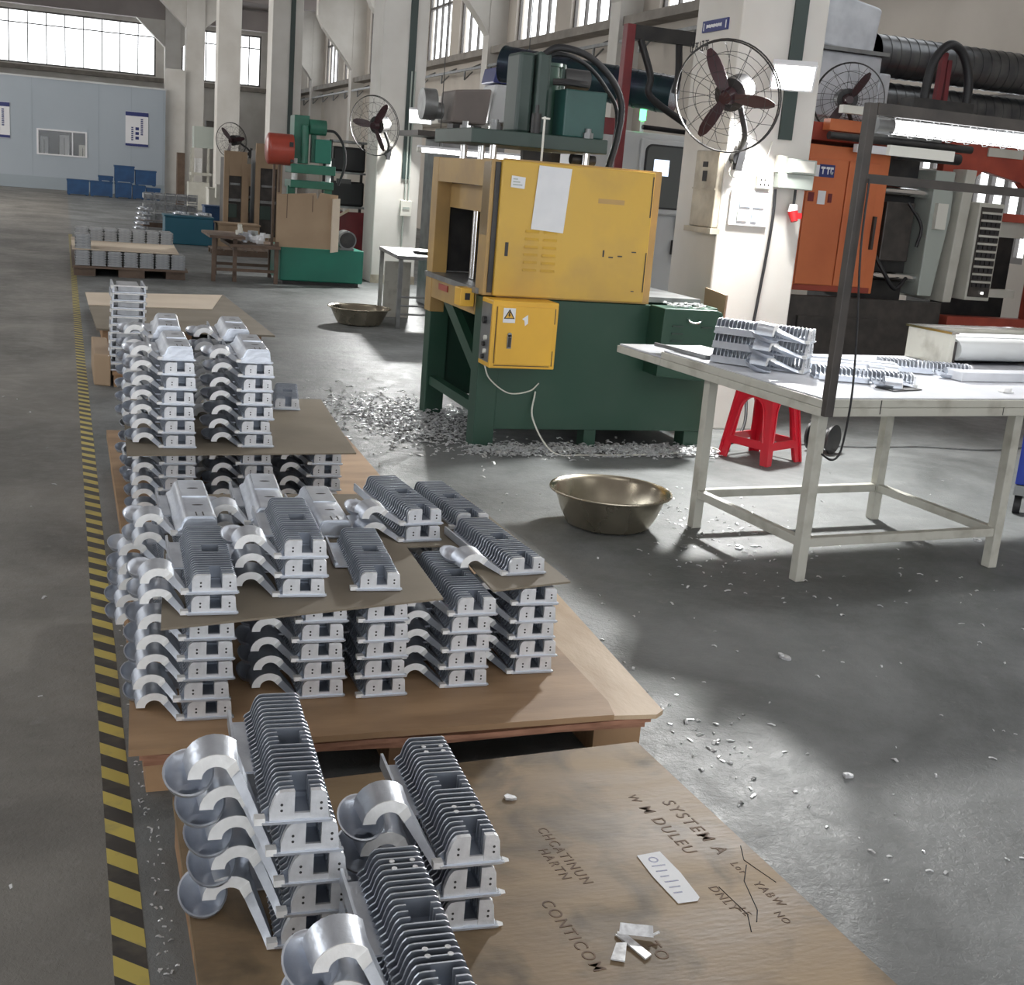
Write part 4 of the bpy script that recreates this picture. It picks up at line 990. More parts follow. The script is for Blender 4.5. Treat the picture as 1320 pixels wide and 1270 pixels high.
# ================================================================ FANS, LAMPS AND BOXES ON THE COLUMNS
def fan(name_label, c, nrm, R, mount, blades=3, blade_rot=0.0):
    """wall fan: guards, blades, motor and bracket; c centre of the blade plane, nrm the way it blows"""
    t = thing('wall_fan', name_label, 'fan', c)
    n = Vector(nrm).normalized(); rot = n.to_track_quat('Z', 'Y').to_matrix().to_4x4()
    g = M()
    for rr, z in ((1.0, .0), (.985, .02)): g.tube([(R*rr*math.cos(a*PI/24), R*rr*math.sin(a*PI/24), z) for a in range(48)], .005, 5, True)
    for rr, z in ((.22,.115),(.50,.105),(.78,.07)): g.tube([(R*rr*math.cos(a*PI/18), R*rr*math.sin(a*PI/18), z) for a in range(36)], .0018, 4, True)
    for k in range(16):
        a0 = 2*PI*k/16; g.tube([(R*q*math.cos(a0+tw), R*q*math.sin(a0+tw), z) for q, tw, z in ((.10,0,.118),(.35,.10,.112),(.6,.2,.098),(.82,.26,.062),(1.0,.30,.0))], .0018, 4)
    g.xf(rot).build('front_guard', MT['dark'], t)
    g = M()
    for k in range(12):
        a0 = 2*PI*k/12 + .1; g.tube([(R*q*math.cos(a0), R*q*math.sin(a0), z) for q, z in ((.2,-.10),(.6,-.085),(.88,-.05),(1.0,.0))], .0018, 4)
    for rr, z in ((.45,-.095),(.75,-.072)): g.tube([(R*rr*math.cos(a*PI/18), R*rr*math.sin(a*PI/18), z) for a in range(36)], .0018, 4, True)
    g.xf(rot).build('rear_guard', MT['dark'], t)
    for k in range(blades):
        b = M(); vs = []; a0 = 2*PI*k/blades + blade_rot
        N = 7
        for i in range(N):
            q = .14 + .76*i/(N-1); w = R*(.055 + .065*math.sin(PI*min(1, (i+.5)/(N-.2)))**.8); tw = .55 - .3*i/(N-1)
            if i == N-1: w *= .55
            for sgn in (-1, 1): vs.append((R*q, sgn*w, sgn*w*math.sin(tw)*.8))
        n_ = len(vs); vs += [(v[0], v[1], v[2] + .004) for v in vs]
        fs = [(2*i, 2*i+2, 2*i+3, 2*i+1) for i in range(N-1)] + [(n_+2*i, n_+2*i+1, n_+2*i+3, n_+2*i+2) for i in range(N-1)]
        fs += [(0,1,n_+1,n_), (2*N-2, n_+2*N-2, n_+2*N-1, 2*N-1)] + [(2*i, n_+2*i, n_+2*i+2, 2*i+2) for i in range(N-1)] + [(2*i+1, 2*i+3, n_+2*i+3, n_+2*i+1) for i in range(N-1)]
        b.add(vs, fs).xf(Matrix.Rotation(a0, 4, 'Z')).xf(rot).build('blade', MT['fanred'], t, 60)
    M().cyl((0,0,-.03),(0,0,.045), R*.16, R*.11, n=18).xf(rot).build('hub', MT['fanred'], t, 40)
    M().cyl((0,0,-.24),(0,0,-.05), R*.27, R*.30, n=20).cyl((0,0,-.28),(0,0,-.24), R*.15, R*.27, n=20).xf(rot).build('motor', MT['dark'], t, 40)
    mo = Vector(mount) - Vector(c); back = rot @ Vector((0,0,-.17)); mid = Vector((mo.x*.75 + back.x*.25, mo.y*.5 + back.y*.5, back.z*.3 + mo.z*.7))
    M().tube(arc([tuple(back), tuple(mid), tuple(mo)], 6), .020, 8).build('arm', MT['dark'], t, 60)
    a = M().cyl((mo.x, mo.y - .02, mo.z - .05), (mo.x, mo.y + .05, mo.z - .05), .045, n=14).bar((mo.x, mo.y - .01, mo.z - .13), (mo.x + .03, mo.y, mo.z + .06), .05, .04); a.build('wall_bracket', MT['dark'], t, 40)
    return t
fan('large black caged wall fan with maroon blades on the big column beside the floodlight', (3.90, 7.22, 2.215), (-.70, -.62, -.30), .345, (4.27, 7.66, 1.92), 3, -.12)
fan('black caged wall fan on the far column, blowing over the basin', (4.02, 17.35, 2.18), (-.72, -.66, -.18), .40, (4.35, 17.85, 1.88), 3, .9)
fan('black caged fan behind the big column, before the white duct box', (6.72, 10.15, 2.56), (-.35, -.90, -.1), .32, (7.05, 10.55, 2.25), 2, 1.0)
fan('small dark caged fan above the cardboard-clad machine', (3.10, 25.6, 1.92), (-.60, -.75, -.1), .34, (3.5, 25.9, 1.75), 3, .2)

def flood(c, aim, w, h, label, mount):
    t = thing('floodlight', label, 'floodlight', c); d = (Vector(aim) - Vector(c)).normalized(); rot = d.to_track_quat('Z', 'Y').to_matrix().to_4x4()
    M().box(-w/2, w/2, -h/2, h/2, .004, .008).xf(rot).build('lamp_glass', MT['lampwhite'], t)
    M().box(-w/2-.012, w/2+.012, -h/2-.012, -h/2, -.04, .010).box(-w/2-.012, w/2+.012, h/2, h/2+.012, -.04, .010).box(-w/2-.012, -w/2, -h/2, h/2, -.04, .010).box(w/2, w/2+.012, -h/2, h/2, -.04, .010).box(-w/2, w/2, -h/2, h/2, -.04, 0).xf(rot).build('housing', MT['signwhite'], t)
    mo = Vector(mount) - Vector(c); b = rot @ Vector((0,0,-.04)); M().tube([tuple(b), (b.x, mo.y, b.z), tuple(mo)], .012, 6).build('bracket', MT['dark'], t)
flood((4.50, 7.47, 2.405), (3.4, 5.2, .6), .26, .17, 'blazing white floodlight on the big column beside the large fan', (4.50, 7.70, 2.42))
flood((4.75, 17.70, 2.375), (3.5, 14.0, 0.4), .30, .19, 'blazing white floodlight on the far column behind the basin', (4.75, 17.9, 2.38))
def tube_lamp(x, y, z, l, label):
    t = thing('fluorescent_lamp', label, 'lamp', (x, y, z))
    M().cyl((0,0,0),(l,0,0),.018,n=12).build('glowing_tube', MT['tubewhite'], t, 40); M().box(-.03,l+.03,-.04,.04,.022,.04).build('reflector', MT['signwhite'], t)
    M().cyl((-.04,0,0),(0,0,0),.022,n=10).cyl((l,0,0),(l+.04,0,0),.022,n=10).build('end_cap', MT['ivory'], t, 40)
    for q in (.15*l, .85*l): M().cyl((q,0,.04),(q,0,7.9-z),.004,n=5).build('hanging_wire', MT['dark'], t)
tube_lamp(2.98, 11.0, 1.80, 1.10, 'glowing fluorescent tube seen behind the press crown')

# boxes on the big column
t = thing('socket_box', 'grey-green electrical socket box on the big column', 'box', (4.59, 7.70, 1.70))
M().box(0, .27, -.075, 0, 0, .10).build('body', MT['plastic'], t, bevel=.006); M().box(.05, .27, -.09, -.0, .101, .20).build('hood', MT['plastic'], t, bevel=.006)
M().box(-.01, .06, -.05, 0, .101, .215).build('side_cover', MT['ivory'], t, bevel=.004); M().box(.08, .25, -.094, -.091, .115, .19).build('flap', MT['ivory'], t)
t = thing('plug_socket', 'small white double socket beside the grey-green box', 'socket', (4.45, 7.70, 1.685))
M().box(0, .11, -.03, 0, 0, .085).build('body', MT['ivory'], t, bevel=.004); M().box(.02,.03,-.032,-.030,.02,.035).box(.05,.06,-.032,-.030,.02,.035).box(.08,.09,-.032,-.03,.02,.035).box(.02,.03,-.032,-.030,.052,.066).box(.05,.06,-.032,-.030,.052,.066).build('hole', MT['ink'], t)
t = thing('red_plug', 'red and white industrial plug hanging below the socket box', 'plug', (4.745, 7.655, 1.60))
M().cyl((0,0,0),(0,0,.098),.010,n=8).build('lead', MT['rubber'], t, 40); M().cyl((0,0,-.05),(0,0,.0),.034,.028,n=14).build('collar', MT['signwhite'], t, 40)
M().cyl((.01,-.02,-.115),(.0,0,-.05),.024,.036,n=14).box(.01,.052,-.04,-.005,-.095,-.055).build('body', MT['plug'], t, 40)
t = thing('wall_switch', 'white panel with four blue-grey switches on the big column', 'switch', (4.27, 7.70, 1.43))
M().box(0, .30, -.016, 0, 0, .235).build('plate', MT['signwhite'], t, bevel=.003)
for i, (x, z, w, h) in enumerate(((.07,.125,.085,.07),(.175,.125,.085,.07),(.06,.03,.08,.065),(.17,.03,.045,.065))): M().box(x, x+w, -.022, -.0165, z, z+h).build('switch', MT['plastic' if i == 2 else 'bluewall'], t)
t = thing('meter_box', 'grimy ivory meter box on the side of the big column below the fan', 'box', (4.20, 8.03, 1.36))
M().box(-.05, 0, -.33, 0, .04, .55).build('body', MT['dirty'], t, bevel=.008); M().box(-.075, 0, -.37, .02, 0, .038).build('ledge', MT['dirty'], t); M().box(-.056,-.051,-.33,0,.29,.30).build('joint', MT['dirty'], t)
M().box(-.054,-.0505,-.19,-.12,.44,.475).box(-.054,-.0505,-.19,-.13,.345,.415).build('window_slot', MT['ink'], t)
t = thing('column_sign', 'navy blue sign with small white writing high on the big column', 'sign', (4.20, 8.23, 2.70))
M().box(-.012, 0, -.36, 0, 0, .075).build('board', MT['blueink'], t)
g = M()
for i in range(13): g.box(-.0145, -.0125, -.28 + i*.017, -.268 + i*.017, .025 + .002*(i % 3), .048 - .002*(i % 2))
g.box(-.0145,-.0125,-.345,-.335,.01,.06).box(-.0145,-.0125,-.03,-.022,.01,.06); g.build('writing', MT['signwhite'], t)
t = thing('black_writing', 'black brush characters painted on the column below the navy sign', 'writing', (4.199, 8.18, 2.585))
def strokes(m, y, z, s, segs):
    for (a, b, c, d) in segs: m.bar((-.0, y - a*s, z + b*s), (-.0, y - c*s, z + d*s), .003, .008)
g = M(); H1 = [(0,1,.8,1),(.4,1,.4,0),(.1,.5,.7,.5),(.1,.5,0,0),(.7,.5,.8,0)]; H2 = [(0,.9,.8,.9),(.2,.9,.2,.1),(.6,.9,.6,.1),(0,.1,.8,.1),(.2,.5,.6,.5)]; H3 = [(.0,1,.2,.0),(.4,1,.9,1),(.5,.5,.9,.5),(.4,.0,.9,.0),(.65,1,.65,0)]
for i, hh in enumerate((H1, H3, H2, H3)): strokes(g, i*.075, 0, .062, hh)
g.build('character', MT['ink'], t)
tag(M().tube(arc([(4.60, 7.68, 1.69), (4.60, 7.665, 1.5), (4.585, 7.665, 1.2), (4.56, 7.66, .9), (4.50, 7.60, .5), (4.40, 7.35, .15), (4.28, 7.25, .02), (4.20, 7.2, .012)]), .011, 8).build('cable', MT['rubber'], None, 60), 'thick black cable hanging down the face of the big column', 'cable')
tag(M().tube(arc([(4.24, 7.66, 1.86), (4.22, 7.66, 1.76), (4.32, 7.675, 1.745), (4.42, 7.68, 1.78), (4.50, 7.68, 1.88), (4.53, 7.68, 2.0)]), .004, 5).build('cable', MT['ivory'], None, 60), 'thin white lead looping below the large wall fan', 'cable')
# boxes and conduits on the far column
t = thing('switch_box', 'white switch box with paired conduits on the far column behind the basin', 'box', (4.58, 17.9, .98))
M().box(0, .16, -.05, 0, 0, .22).build('body', MT['ivory'], t, bevel=.005); M().box(.03,.13,-.056,-.051,.10,.13).build('switch', MT['plastic'], t)
M().cyl((.06,-.02,.221),(.06,-.02,2.0),.011,n=8).cyl((.11,-.02,.221),(.11,-.02,2.0),.011,n=8).cyl((.05,-.02,-.98),(.05,-.02,-.001),.012,n=8).build('conduit', MT['plastic'], t, 40)

# ================================================================ MACHINES BEYOND THE TABLE
om = thing('die_casting_machine', 'orange and black die casting machine beyond the work table', 'machine', (6.2, 9.9, 0))
def part(m, nm, mt, p, sm=0, bv=0): return m.build(nm, MT[mt], p, sm, bv)
part(M().box(-.05, 5.0, .1, 1.6, 0, .42), 'machine_bed', 'dark', om, bv=.01)
part(M().box(0, 1.7, .0, .1, .10, .80).box(.12,.40,-.03,-.001,.1,.62).box(.62,1.0,-.02,-.001,.25,.62), 'lower_skirt', 'bronze', om)
cabn = part(M().box(.08, .96, .10, 1.2, .84, 2.14), 'orange_cabinet', 'orange', om, bv=.01)
part(M().box(.10, .50, .078, .099, .90, 2.02).box(.515, .84, .078, .099, .90, 2.02), 'cabinet_door', 'orange', cabn, bv=.004)
part(M().box(.845, .87, .05, .099, 1.25, 1.55), 'door_handle', 'bronze', cabn)
part(M().box(.10, .92, .09, .099, .845, .895), 'kick_plate', 'redbrown', cabn)
part(M().box(.20, .36, .072, .077, 1.86, 1.97), 'blue_badge', 'blueink', cabn)
part(M().box(.215,.26,.069,.0715,1.93,1.95).box(.232,.243,.069,.0715,1.885,1.93).box(.27,.31,.069,.0715,1.93,1.95).box(.285,.296,.069,.0715,1.885,1.93).box(.315,.345,.069,.0715,1.93,1.95).box(.315,.325,.069,.0715,1.885,1.93).box(.315,.345,.069,.0715,1.885,1.898).box(.335,.345,.069,.0715,1.885,1.91), 'badge_letters', 'signwhite', cabn)
for q, mt in (((.14,.20,1.86,1.96),'paper'),((.22,.30,1.62,1.74),'paper'),((.12,.18,1.64,1.72),'maroon'),((.33,.37,1.64,1.72),'maroon')): part(M().box(q[0],q[1],.072,.077,q[2],q[3]), 'label', mt, cabn)
part(M().box(.02, 1.5, .2, 1.2, 2.18, 2.34), 'top_cover', 'redbrown', om, bv=.01)
part(M().box(.25, .68, .08, .19, 2.27, 2.37), 'orange_plate', 'orange', om); part(M().box(.70, 1.5, .12, .19, 2.25, 2.38), 'blue_cylinder_guard', 'greysteel', om)
part(M().cyl((.2,.0,2.22),(1.75,.0,2.22),.035,n=12).cyl((.9,-.04,2.12),(1.6,-.04,2.12),.05,n=12).box(1.0,1.66,-.05,.15,2.37,2.62), 'hydraulic_cylinder', 'dark', om, 40)
part(M().box(.3,.68,-.02,.05,2.42,2.49), 'pale_tray', 'ivory', om); part(M().box(.50,.92,-.02,.04,2.10,2.17), 'pale_tray', 'signwhite', om)
part(M().box(.97, 1.55, .45, 1.2, .45, 2.15), 'die_block', 'dark', om, bv=.01)
part(M().cyl((.97,.30,1.80),(1.60,.30,1.80),.045,n=16), 'tie_bar', 'steel', om, 40); part(M().cyl((.97,.30,1.00),(1.60,.30,1.00),.045,n=16), 'tie_bar', 'steel', om, 40)
part(M().box(1.10,1.42,.25,.44,1.15,1.70), 'die_insert', 'bronze', om, bv=.01)
part(M().tube(arc([(1.02,.22,1.2),(1.10,.15,1.05),(1.25,.15,.9),(1.40,.2,1.0)]),.02,8).tube(arc([(1.3,.2,1.7),(1.42,.12,1.5),(1.40,.12,1.3)]),.016,8), 'hose', 'rubber', om, 60)
dr = part(M().prism([(1.56,.84),(1.72,.84),(1.80,1.60),(1.78,2.02),(1.56,2.02)], .2, .9, 'y'), 'sliding_door', 'plastic', om, bv=.01)
part(M().box(1.60,1.72,.15,.199,1.48,1.72), 'lock_box', 'ivory', dr)
part(M().prism([(1.80,.80),(1.90,.80),(1.96,2.05),(1.84,2.05)], .12, .9, 'y'), 'door_edge', 'cream', om, bv=.008)
cp = part(M().box(1.97,2.26,.02,.24,.84,1.76), 'control_panel', 'cream', om, bv=.008)
part(M().box(1.995,2.235,.005,.0195,.875,1.72), 'panel_recess', 'bronze', cp)
m = M()
for k in range(10):
    for c in range(4): part(M().box(2.01 + c*.055, 2.05 + c*.055, -.008, .0045, .97 + k*.072, 1.005 + k*.072), 'panel_switch', 'ink', cp)
m = M()
for k in range(10): m.box(2.0, 2.23, -.004, .004, 1.010 + k*.072, 1.030 + k*.072)
part(m, 'label_strip', 'cream', cp); part(M().cyl((2.15,-.004,.915),(2.15,.004,.915),.012,n=10), 'pilot_light', 'lampwhite', cp, 40)
part(M().box(2.28,2.80,.30,.40,.86,.94), 'guard_rail', 'cream', om); part(M().box(2.28,2.80,.30,.40,1.45,1.60), 'guard_rail', 'cream', om)
part(M().sphere((2.48,.5,1.27),.14,n=16,m=10).box(2.36,2.58,.42,.6,.94,1.10), 'pump', 'greysteel', om, 60)
part(M().box(2.27,3.2,.9,1.3,.45,1.45), 'rear_block', 'dark', om)
rf = M(); rf.bar((2.93,.2,.45),(2.93,.2,2.2),.13,.13); rf.bar((1.9,.2,.52),(2.9,.2,.52),.14,.3); rf.box(2.35,3.8,.15,.3,1.60,1.68); rf.prism([(1.72,1.98),(1.72,2.30),(2.6,2.30),(3.5,2.22),(3.5,1.68),(3.0,1.68),(2.66,1.98),(2.2,2.06),(2.0,1.90)],.32,.42,'y')
part(rf, 'red_frame', 'redbrown', om, bv=.006)
part(M().box(2.72,2.86,.13,.149,1.72,1.80), 'orange_tab', 'orange', om); part(M().box(2.20,2.62,.30,.318,2.20,2.28), 'pale_bar', 'cream', om)
part(M().cyl((3.2,.2,1.7),(3.2,.2,2.2),.12,n=16).cyl((3.05,.1,1.95),(3.3,.1,1.95),.06,n=12), 'valve', 'dark', om, 40)
part(M().box(3.15,3.6,.1,.5,.5,1.15), 'grey_console', 'darkwood', om); part(M().box(3.12,3.4,.0,.09,1.05,1.50), 'console_screen', 'ivory', om)
part(M().box(3.15,3.3,-.01,-.001,1.12,1.40), 'screen', 'screen', om)
part(M().tube(arc([(1.24,.1,2.40),(1.22,.1,2.70),(1.27,.1,2.98),(1.42,.1,3.12),(1.58,.1,3.04),(1.68,.1,2.80),(1.68,.1,2.45)]),.042,8), 'arched_hose', 'rubber', om, 60)
part(M().bar((1.42,.2,2.4),(1.44,.2,3.06),.055).bar((1.52,.2,2.4),(1.50,.2,3.0),.045).bar((1.30,.2,2.44),(1.62,.2,2.44),.05), 'red_mast', 'maroon', om)
# ductwork
t = thing('duct_box', 'crumpled silver-white insulated duct box high beside the big column', 'duct box', (6.6, 10.9, 2.5))
part(M().prism([(0,.62),(.82,.56),(.86,.98),(.82,1.0),(.10,1.12),(0,1.10)],0,.8,'y'), 'hood', 'foil', t, bv=.02)
part(M().box(.04,.95,.02,.78,-.05,.56).box(.96,1.10,.05,.7,-.05,.42), 'body', 'foil', t, bv=.02); part(M().box(0,1.0,-.02,.79,.565,.60), 'flange', 'greysteel', t)
def spiral(p0, p1, r, mt, label, step=.11):
    p0 = Vector(p0); p1 = Vector(p1); l = (p1 - p0).length; d = (p1 - p0).normalized()
    t = thing('spiral_duct', label, 'duct', tuple(p0)); q = p1 - p0
    part(M().cyl((0,0,0), tuple(q), r, n=28), 'tube', mt, t, 40)
    m = M(); k = 0
    while k*step < l:
        a = d*(k*step); m.cyl(tuple(a), tuple(a + d*.012), r*1.025, n=28); k += 1
    part(m, 'seam_ring', mt, t, 40); return t
spiral((7.56, 11.15, 3.10), (9.98, 11.15, 3.10), .20, 'duct', 'upper dark spiral duct running from the white duct box along the wall')
spiral((7.74, 11.2, 2.68), (9.98, 11.2, 2.68), .185, 'duct', 'lower dark spiral duct beneath the thicker one, beside the arched hose')
spiral((3.55, 10.6, 2.56), (4.7, 9.6, 2.38), .15, 'tealduct', 'glossy dark teal duct behind the press hoses', .2)
# white cabinet with a rounded glass door behind the press
wc = thing('white_cabinet', 'tall white machine cabinet with a rounded black-edged window, behind the press', 'cabinet', (4.05, 9.75, 0))
part(M().box(0, 1.05, 0, .8, .05, 2.08), 'body', 'cabinet', wc, bv=.03)
dd = part(M().box(.46, .96, -.03, -.001, 1.42, 2.03), 'window_frame', 'cabinet', wc, bv=.02)
def rrect(x0, x1, z0, z1, r, n=5):
    o = []
    for cx, cz, a0 in ((x1-r,z1-r,0),(x0+r,z1-r,90),(x0+r,z0+r,180),(x1-r,z0+r,270)):
        for i in range(n+1):
            a = math.radians(a0 + 90*i/n); o.append((cx + r*math.cos(a), cz + r*math.sin(a)))
    return o
part(M().prism(rrect(.50,.92,1.47,1.99,.06), -.036, -.0305, 'y'), 'rubber_seal', 'rubber', wc); part(M().prism(rrect(.515,.905,1.485,1.975,.05), -.040, -.0365, 'y'), 'pane', 'screen', wc)
part(M().box(.585,.725,-.0425,-.0405,1.74,1.87), 'painted_reflection', 'reflection_glow', wc); part(M().box(.97,.985,-.06,-.03,1.62,1.84).box(.96,.99,-.05,-.001,1.62,1.64).box(.96,.99,-.05,-.001,1.82,1.84), 'handle', 'greysteel', wc)  # glowing patch stands in for a window reflection on the pane
part(M().box(.84,.98,-.06,-.001,1.10,1.22).box(.86,.92,-.05,-.001,1.30,1.45), 'latch', 'dark', wc)
t = thing('beacon_light', 'lit green beacon standing on the white cabinet', 'beacon', (4.60, 9.95, 2.081))
part(M().cyl((0,0,0),(0,0,.10),.016,n=10), 'pole', 'signwhite', t, 40); part(M().cyl((0,0,.101),(0,0,.20),.028,n=14), 'lit_lens', 'greenlight', t, 40); part(M().cyl((0,0,.201),(0,0,.36),.028,.03,n=14), 'clear_lens', 'cabinet', t, 40)
# red post and dark hoses of the crane arm
ra = thing('jib_post', 'maroon steel post with dark hose frame standing behind the press', 'post', (3.98, 9.0, 0))
part(M().box(-.035, .035, -.04, .04, 0, 2.80), 'post', 'maroon', ra, bv=.004); part(M().box(-.25,.0,-.04,.03,2.0,2.12), 'side_plate', 'maroon', ra)
part(M().box(.04,1.0,-.03,.03,2.70,2.80), 'arm', 'dark', ra); part(M().tube(arc([(.10,0,2.70),(.20,-.02,2.45),(.22,-.02,2.30),(.55,-.03,2.12),(.66,-.02,2.02)]),.028,8).tube(arc([(.42,.0,2.70),(.45,.02,2.5),(.44,.03,2.35)]),.028,8).tube([(.20,.03,2.08),(.66,.03,2.07)],.02,6).tube(arc([(.75,-.02,2.70),(.70,-.04,2.4),(.68,-.04,2.0)]),.022,6), 'hose', 'rubber', ra, 60)
# covered motor unit left of the crown, far behind
cm = thing('covered_machine', 'taupe plastic-covered machine head with a blue and white side unit, behind the press', 'machine', (4.20, 14.7, -.373))
cm.scale = (1.233, 1.233, 1.233)
part(M().box(.05, .70, .1, .7, .3026, 1.95), 'stand', 'greysteel', cm, bv=.01); part(M().box(-.22,.75,.0,.75,1.951,2.0), 'top_plate', 'bronze', cm)
part(M().prism([(.10,2.10),(.46,2.10),(.50,2.44),(.13,2.40)],.02,.5,'y'), 'plastic_cover', 'shade', cm, bv=.02); part(M().prism([(.50,2.12),(.76,2.16),(.80,2.50),(.56,2.50)],.1,.5,'y'), 'side_unit', 'cabinet', cm, bv=.02)
part(M().prism([(.53,2.51),(.80,2.51),(.80,2.62),(.56,2.66)],.1,.5,'y'), 'blue_band', 'blueink', cm, bv=.01); part(M().cyl((-.15,.2,2.25),(-.02,.2,2.25),.15,n=20).cyl((-.02,.2,2.2),(.06,.2,2.2),.08,n=16), 'motor', 'greysteel', cm, 40)
part(M().box(.15,.22,.1,.3,2.001,2.09).box(.36,.44,.1,.3,2.001,2.09).box(.58,.66,.1,.3,2.001,2.11), 'foot', 'dark', cm)
# steel bench behind the press with a rack of bars beneath
sb2 = thing('steel_bench', 'small worn steel bench with bars beneath, between far column and press', 'bench', (3.30, 12.72, 0), .0)
for x, y in ((0,0),(.9,0),(.10,1.25),(1.0,1.25)): part(M().box(x-.02,x+.02,y-.02,y+.02,0,.72), 'leg', 'greysteel', sb2)
part(M().prism([(-.05,-.05),(.98,-.05),(1.05,1.32),(.08,1.32)],.721,.76), 'bench_top', 'greysteel', sb2, bv=.004)
for z in (.15,.24,.33): part(M().cyl((.02,-.0,z),(.88,-.0,z),.010,n=8), 'crossbar', 'greysteel', sb2, 40)
tag(M().prism([(0,0),(.30,0),(.30,.62),(.0,.62)],0,.03,'y').build('grimy_panel', MT['tablepaint'], loc=(3.38, 13.72, .0)), 'grimy cream panel leaning under the rear of the steel bench', 'panel')
for x, y, lab in ((.35,.4,'dark flat part lying on the steel bench, nearer the column'), (.7,.25,'grey flat part lying on the steel bench, nearer the press')):
    m = M().lathe([(.001,0),(.10,0),(.13,.018),(.11,.03),(.001,.022)], n=16); tag(m.build('round_lid', MT['dark'], loc=(3.30+x, 12.72+y, .761)), lab, 'lid')

# ================================================================ SECOND GREEN PRESS AND ITS SURROUNDINGS
gp = thing('small_press', 'sea-green press with red tank and cardboard apron, far down the bay', 'press', (2.74, 17.0, 0))
part(M().box(0, 1.14, 0, .9, .05, .50), 'base', 'seagreen', gp, bv=.015); part(M().box(.05, 1.09, .05, .85, 0, .049), 'plinth', 'dark', gp)
part(M().box(.10,.20,.2,.3,.501,1.30).box(.60,.70,.2,.3,.501,1.30), 'post', 'midgreen', gp)
part(M().prism([(-.07,.50),(.72,.50),(.74,1.22),(.50,1.24),(.46,1.14),(.44,1.23),(.10,1.20),(-.08,1.18)],-.05,-.035,'y'), 'cardboard_apron', 'carton', gp)
m = M().box(.055,.065,-.053,-.050,.88,1.19).box(.395,.405,-.053,-.05,.98,1.20); part(m, 'slit', 'darkwood', gp)
part(M().prism([(.66,.46),(.76,.48),(.76,1.18),(.66,1.17)],-.10,-.052,'y'), 'cream_strip', 'palecard', gp)
part(M().box(.12,.70,.1,.6,1.28,1.38).box(.12,.72,.1,.6,1.47,1.59), 'head_plate', 'midgreen', gp, bv=.008)
for x in (.18, .64): part(M().cyl((x,.2,1.381),(x,.2,1.469),.035,n=12).cyl((x,.2,1.591),(x,.2,1.66),.04,n=6), 'tie_rod_nut', 'alu_face', gp, 40)
part(M().box(.16,.36,.2,.55,1.60,2.22).cyl((.30,.15,1.6),(.30,.15,2.1),.05,n=14), 'cylinder_housing', 'midgreen', gp, bv=.01)
part(M().box(.44,.66,.15,.5,1.62,1.93), 'valve_box', 'seagreen', gp, bv=.01); part(M().cyl((.36,.2,2.08),(.58,.2,2.08),.10,n=16).box(.40,.46,.2,.3,1.62,2.0), 'pump', 'midgreen', gp, 40)
part(M().cyl((-.16,.25,1.76),(.15,.25,1.76),.205,n=26).sphere((-.16,.25,1.76),.05,.205,.205,20,10), 'red_tank', 'redtank', gp, 40)
part(M().box(.08,.13,.03,.06,1.80,1.86).box(.10,.14,.03,.06,1.60,1.64), 'tank_fitting', 'dark', gp)
part(M().tube(arc([(.58,.2,2.05),(.72,.2,2.03),(.84,.2,1.85),(.86,.2,1.6),(.78,.2,1.35)]),.018,8), 'hose', 'rubber', gp, 60)
part(M().box(.78,.98,.3,.34,1.38,1.44).box(.70,.74,.3,.34,1.0,1.7), 'side_arm', 'dark', gp)
part(M().cyl((.90,-.02,.635),(.90,.25,.635),.125,n=24).box(.80,1.0,.0,.24,.501,.53), 'motor', 'greysteel', gp, 40); part(M().cyl((.90,-.035,.635),(.90,-.021,.635),.105,n=24), 'fan_cover', 'dark', gp, 40)
part(M().box(-.10,-.07,.2,.24,.5,1.58).box(-.03,.0,.2,.24,1.2,1.58), 'rusty_upright', 'darkwood', gp)
t = thing('drum_rack', 'dark shelving with blue-black drums between the green press and far column', 'shelving', (3.72, 18.9, 0))
for z in (.5,1.0,1.5,1.95): part(M().box(0,.62,0,.5,z,z+.03), 'shelf', 'greysteel', t)
for x in (0,.58): part(M().box(x,x+.04,.0,.04,0,1.98).box(x,x+.04,.46,.5,0,1.98), 'upright', 'dark', t)
for z in (1.031, 1.531): part(M().box(.06,.56,.04,.44,z,z+.36), 'drum', 'rubber', t, bv=.03)
part(M().box(-.1,.62,-.02,.0,.02,.95), 'red_side_sheet', 'maroon', t); part(M().bar((-.05,-.06,.75),(.32,-.06,.98),.035), 'pole', 'palecard', t)
# brown work bench with clutter
wb = thing('wooden_bench', 'dark wooden bench with scrap on it, beside the green press', 'bench', (1.86, 16.95, 0))
for x, y in ((0,0),(.82,0),(.12,.95),(.88,.95),(.28,.05)): part(M().box(x-.025,x+.025,y-.025,y+.025,0,.56), 'leg', 'darkwood', wb)
part(M().box(-.06,.40,-.06,1.05,.565,.60).box(.20,.86,-.08,1.05,.46,.50), 'bench_top', 'darkwood', wb); part(M().box(.0,.84,-.01,.01,.14,.18).box(.1,.88,.94,.96,.14,.18), 'stretcher', 'darkwood', wb)
for i, (x, y, z, w, mt, lab) in enumerate(((2.32,17.3,.501,.10,'alu','crumpled silver scrap bundle on the wooden bench'),(2.50,17.2,.501,.12,'paper','white rag heaped on the wooden bench by the cardboard apron'),(2.42,17.6,.501,.12,'alu_dull','grey casting scrap at the rear of the wooden bench'),(2.22,17.25,.601,.05,'ivory','small pale container at the edge of the wooden bench'))):
    m = M(); random.seed(40+i)
    for k in range(9): shard(m, random.uniform(-w,w)*.6, random.uniform(-w,w)*.6, .002 + .012*k, w*random.uniform(.4,.75), .05, 6)
    tag(m.build('scrap', MT[mt], loc=(x, y, z)), lab, 'scrap')
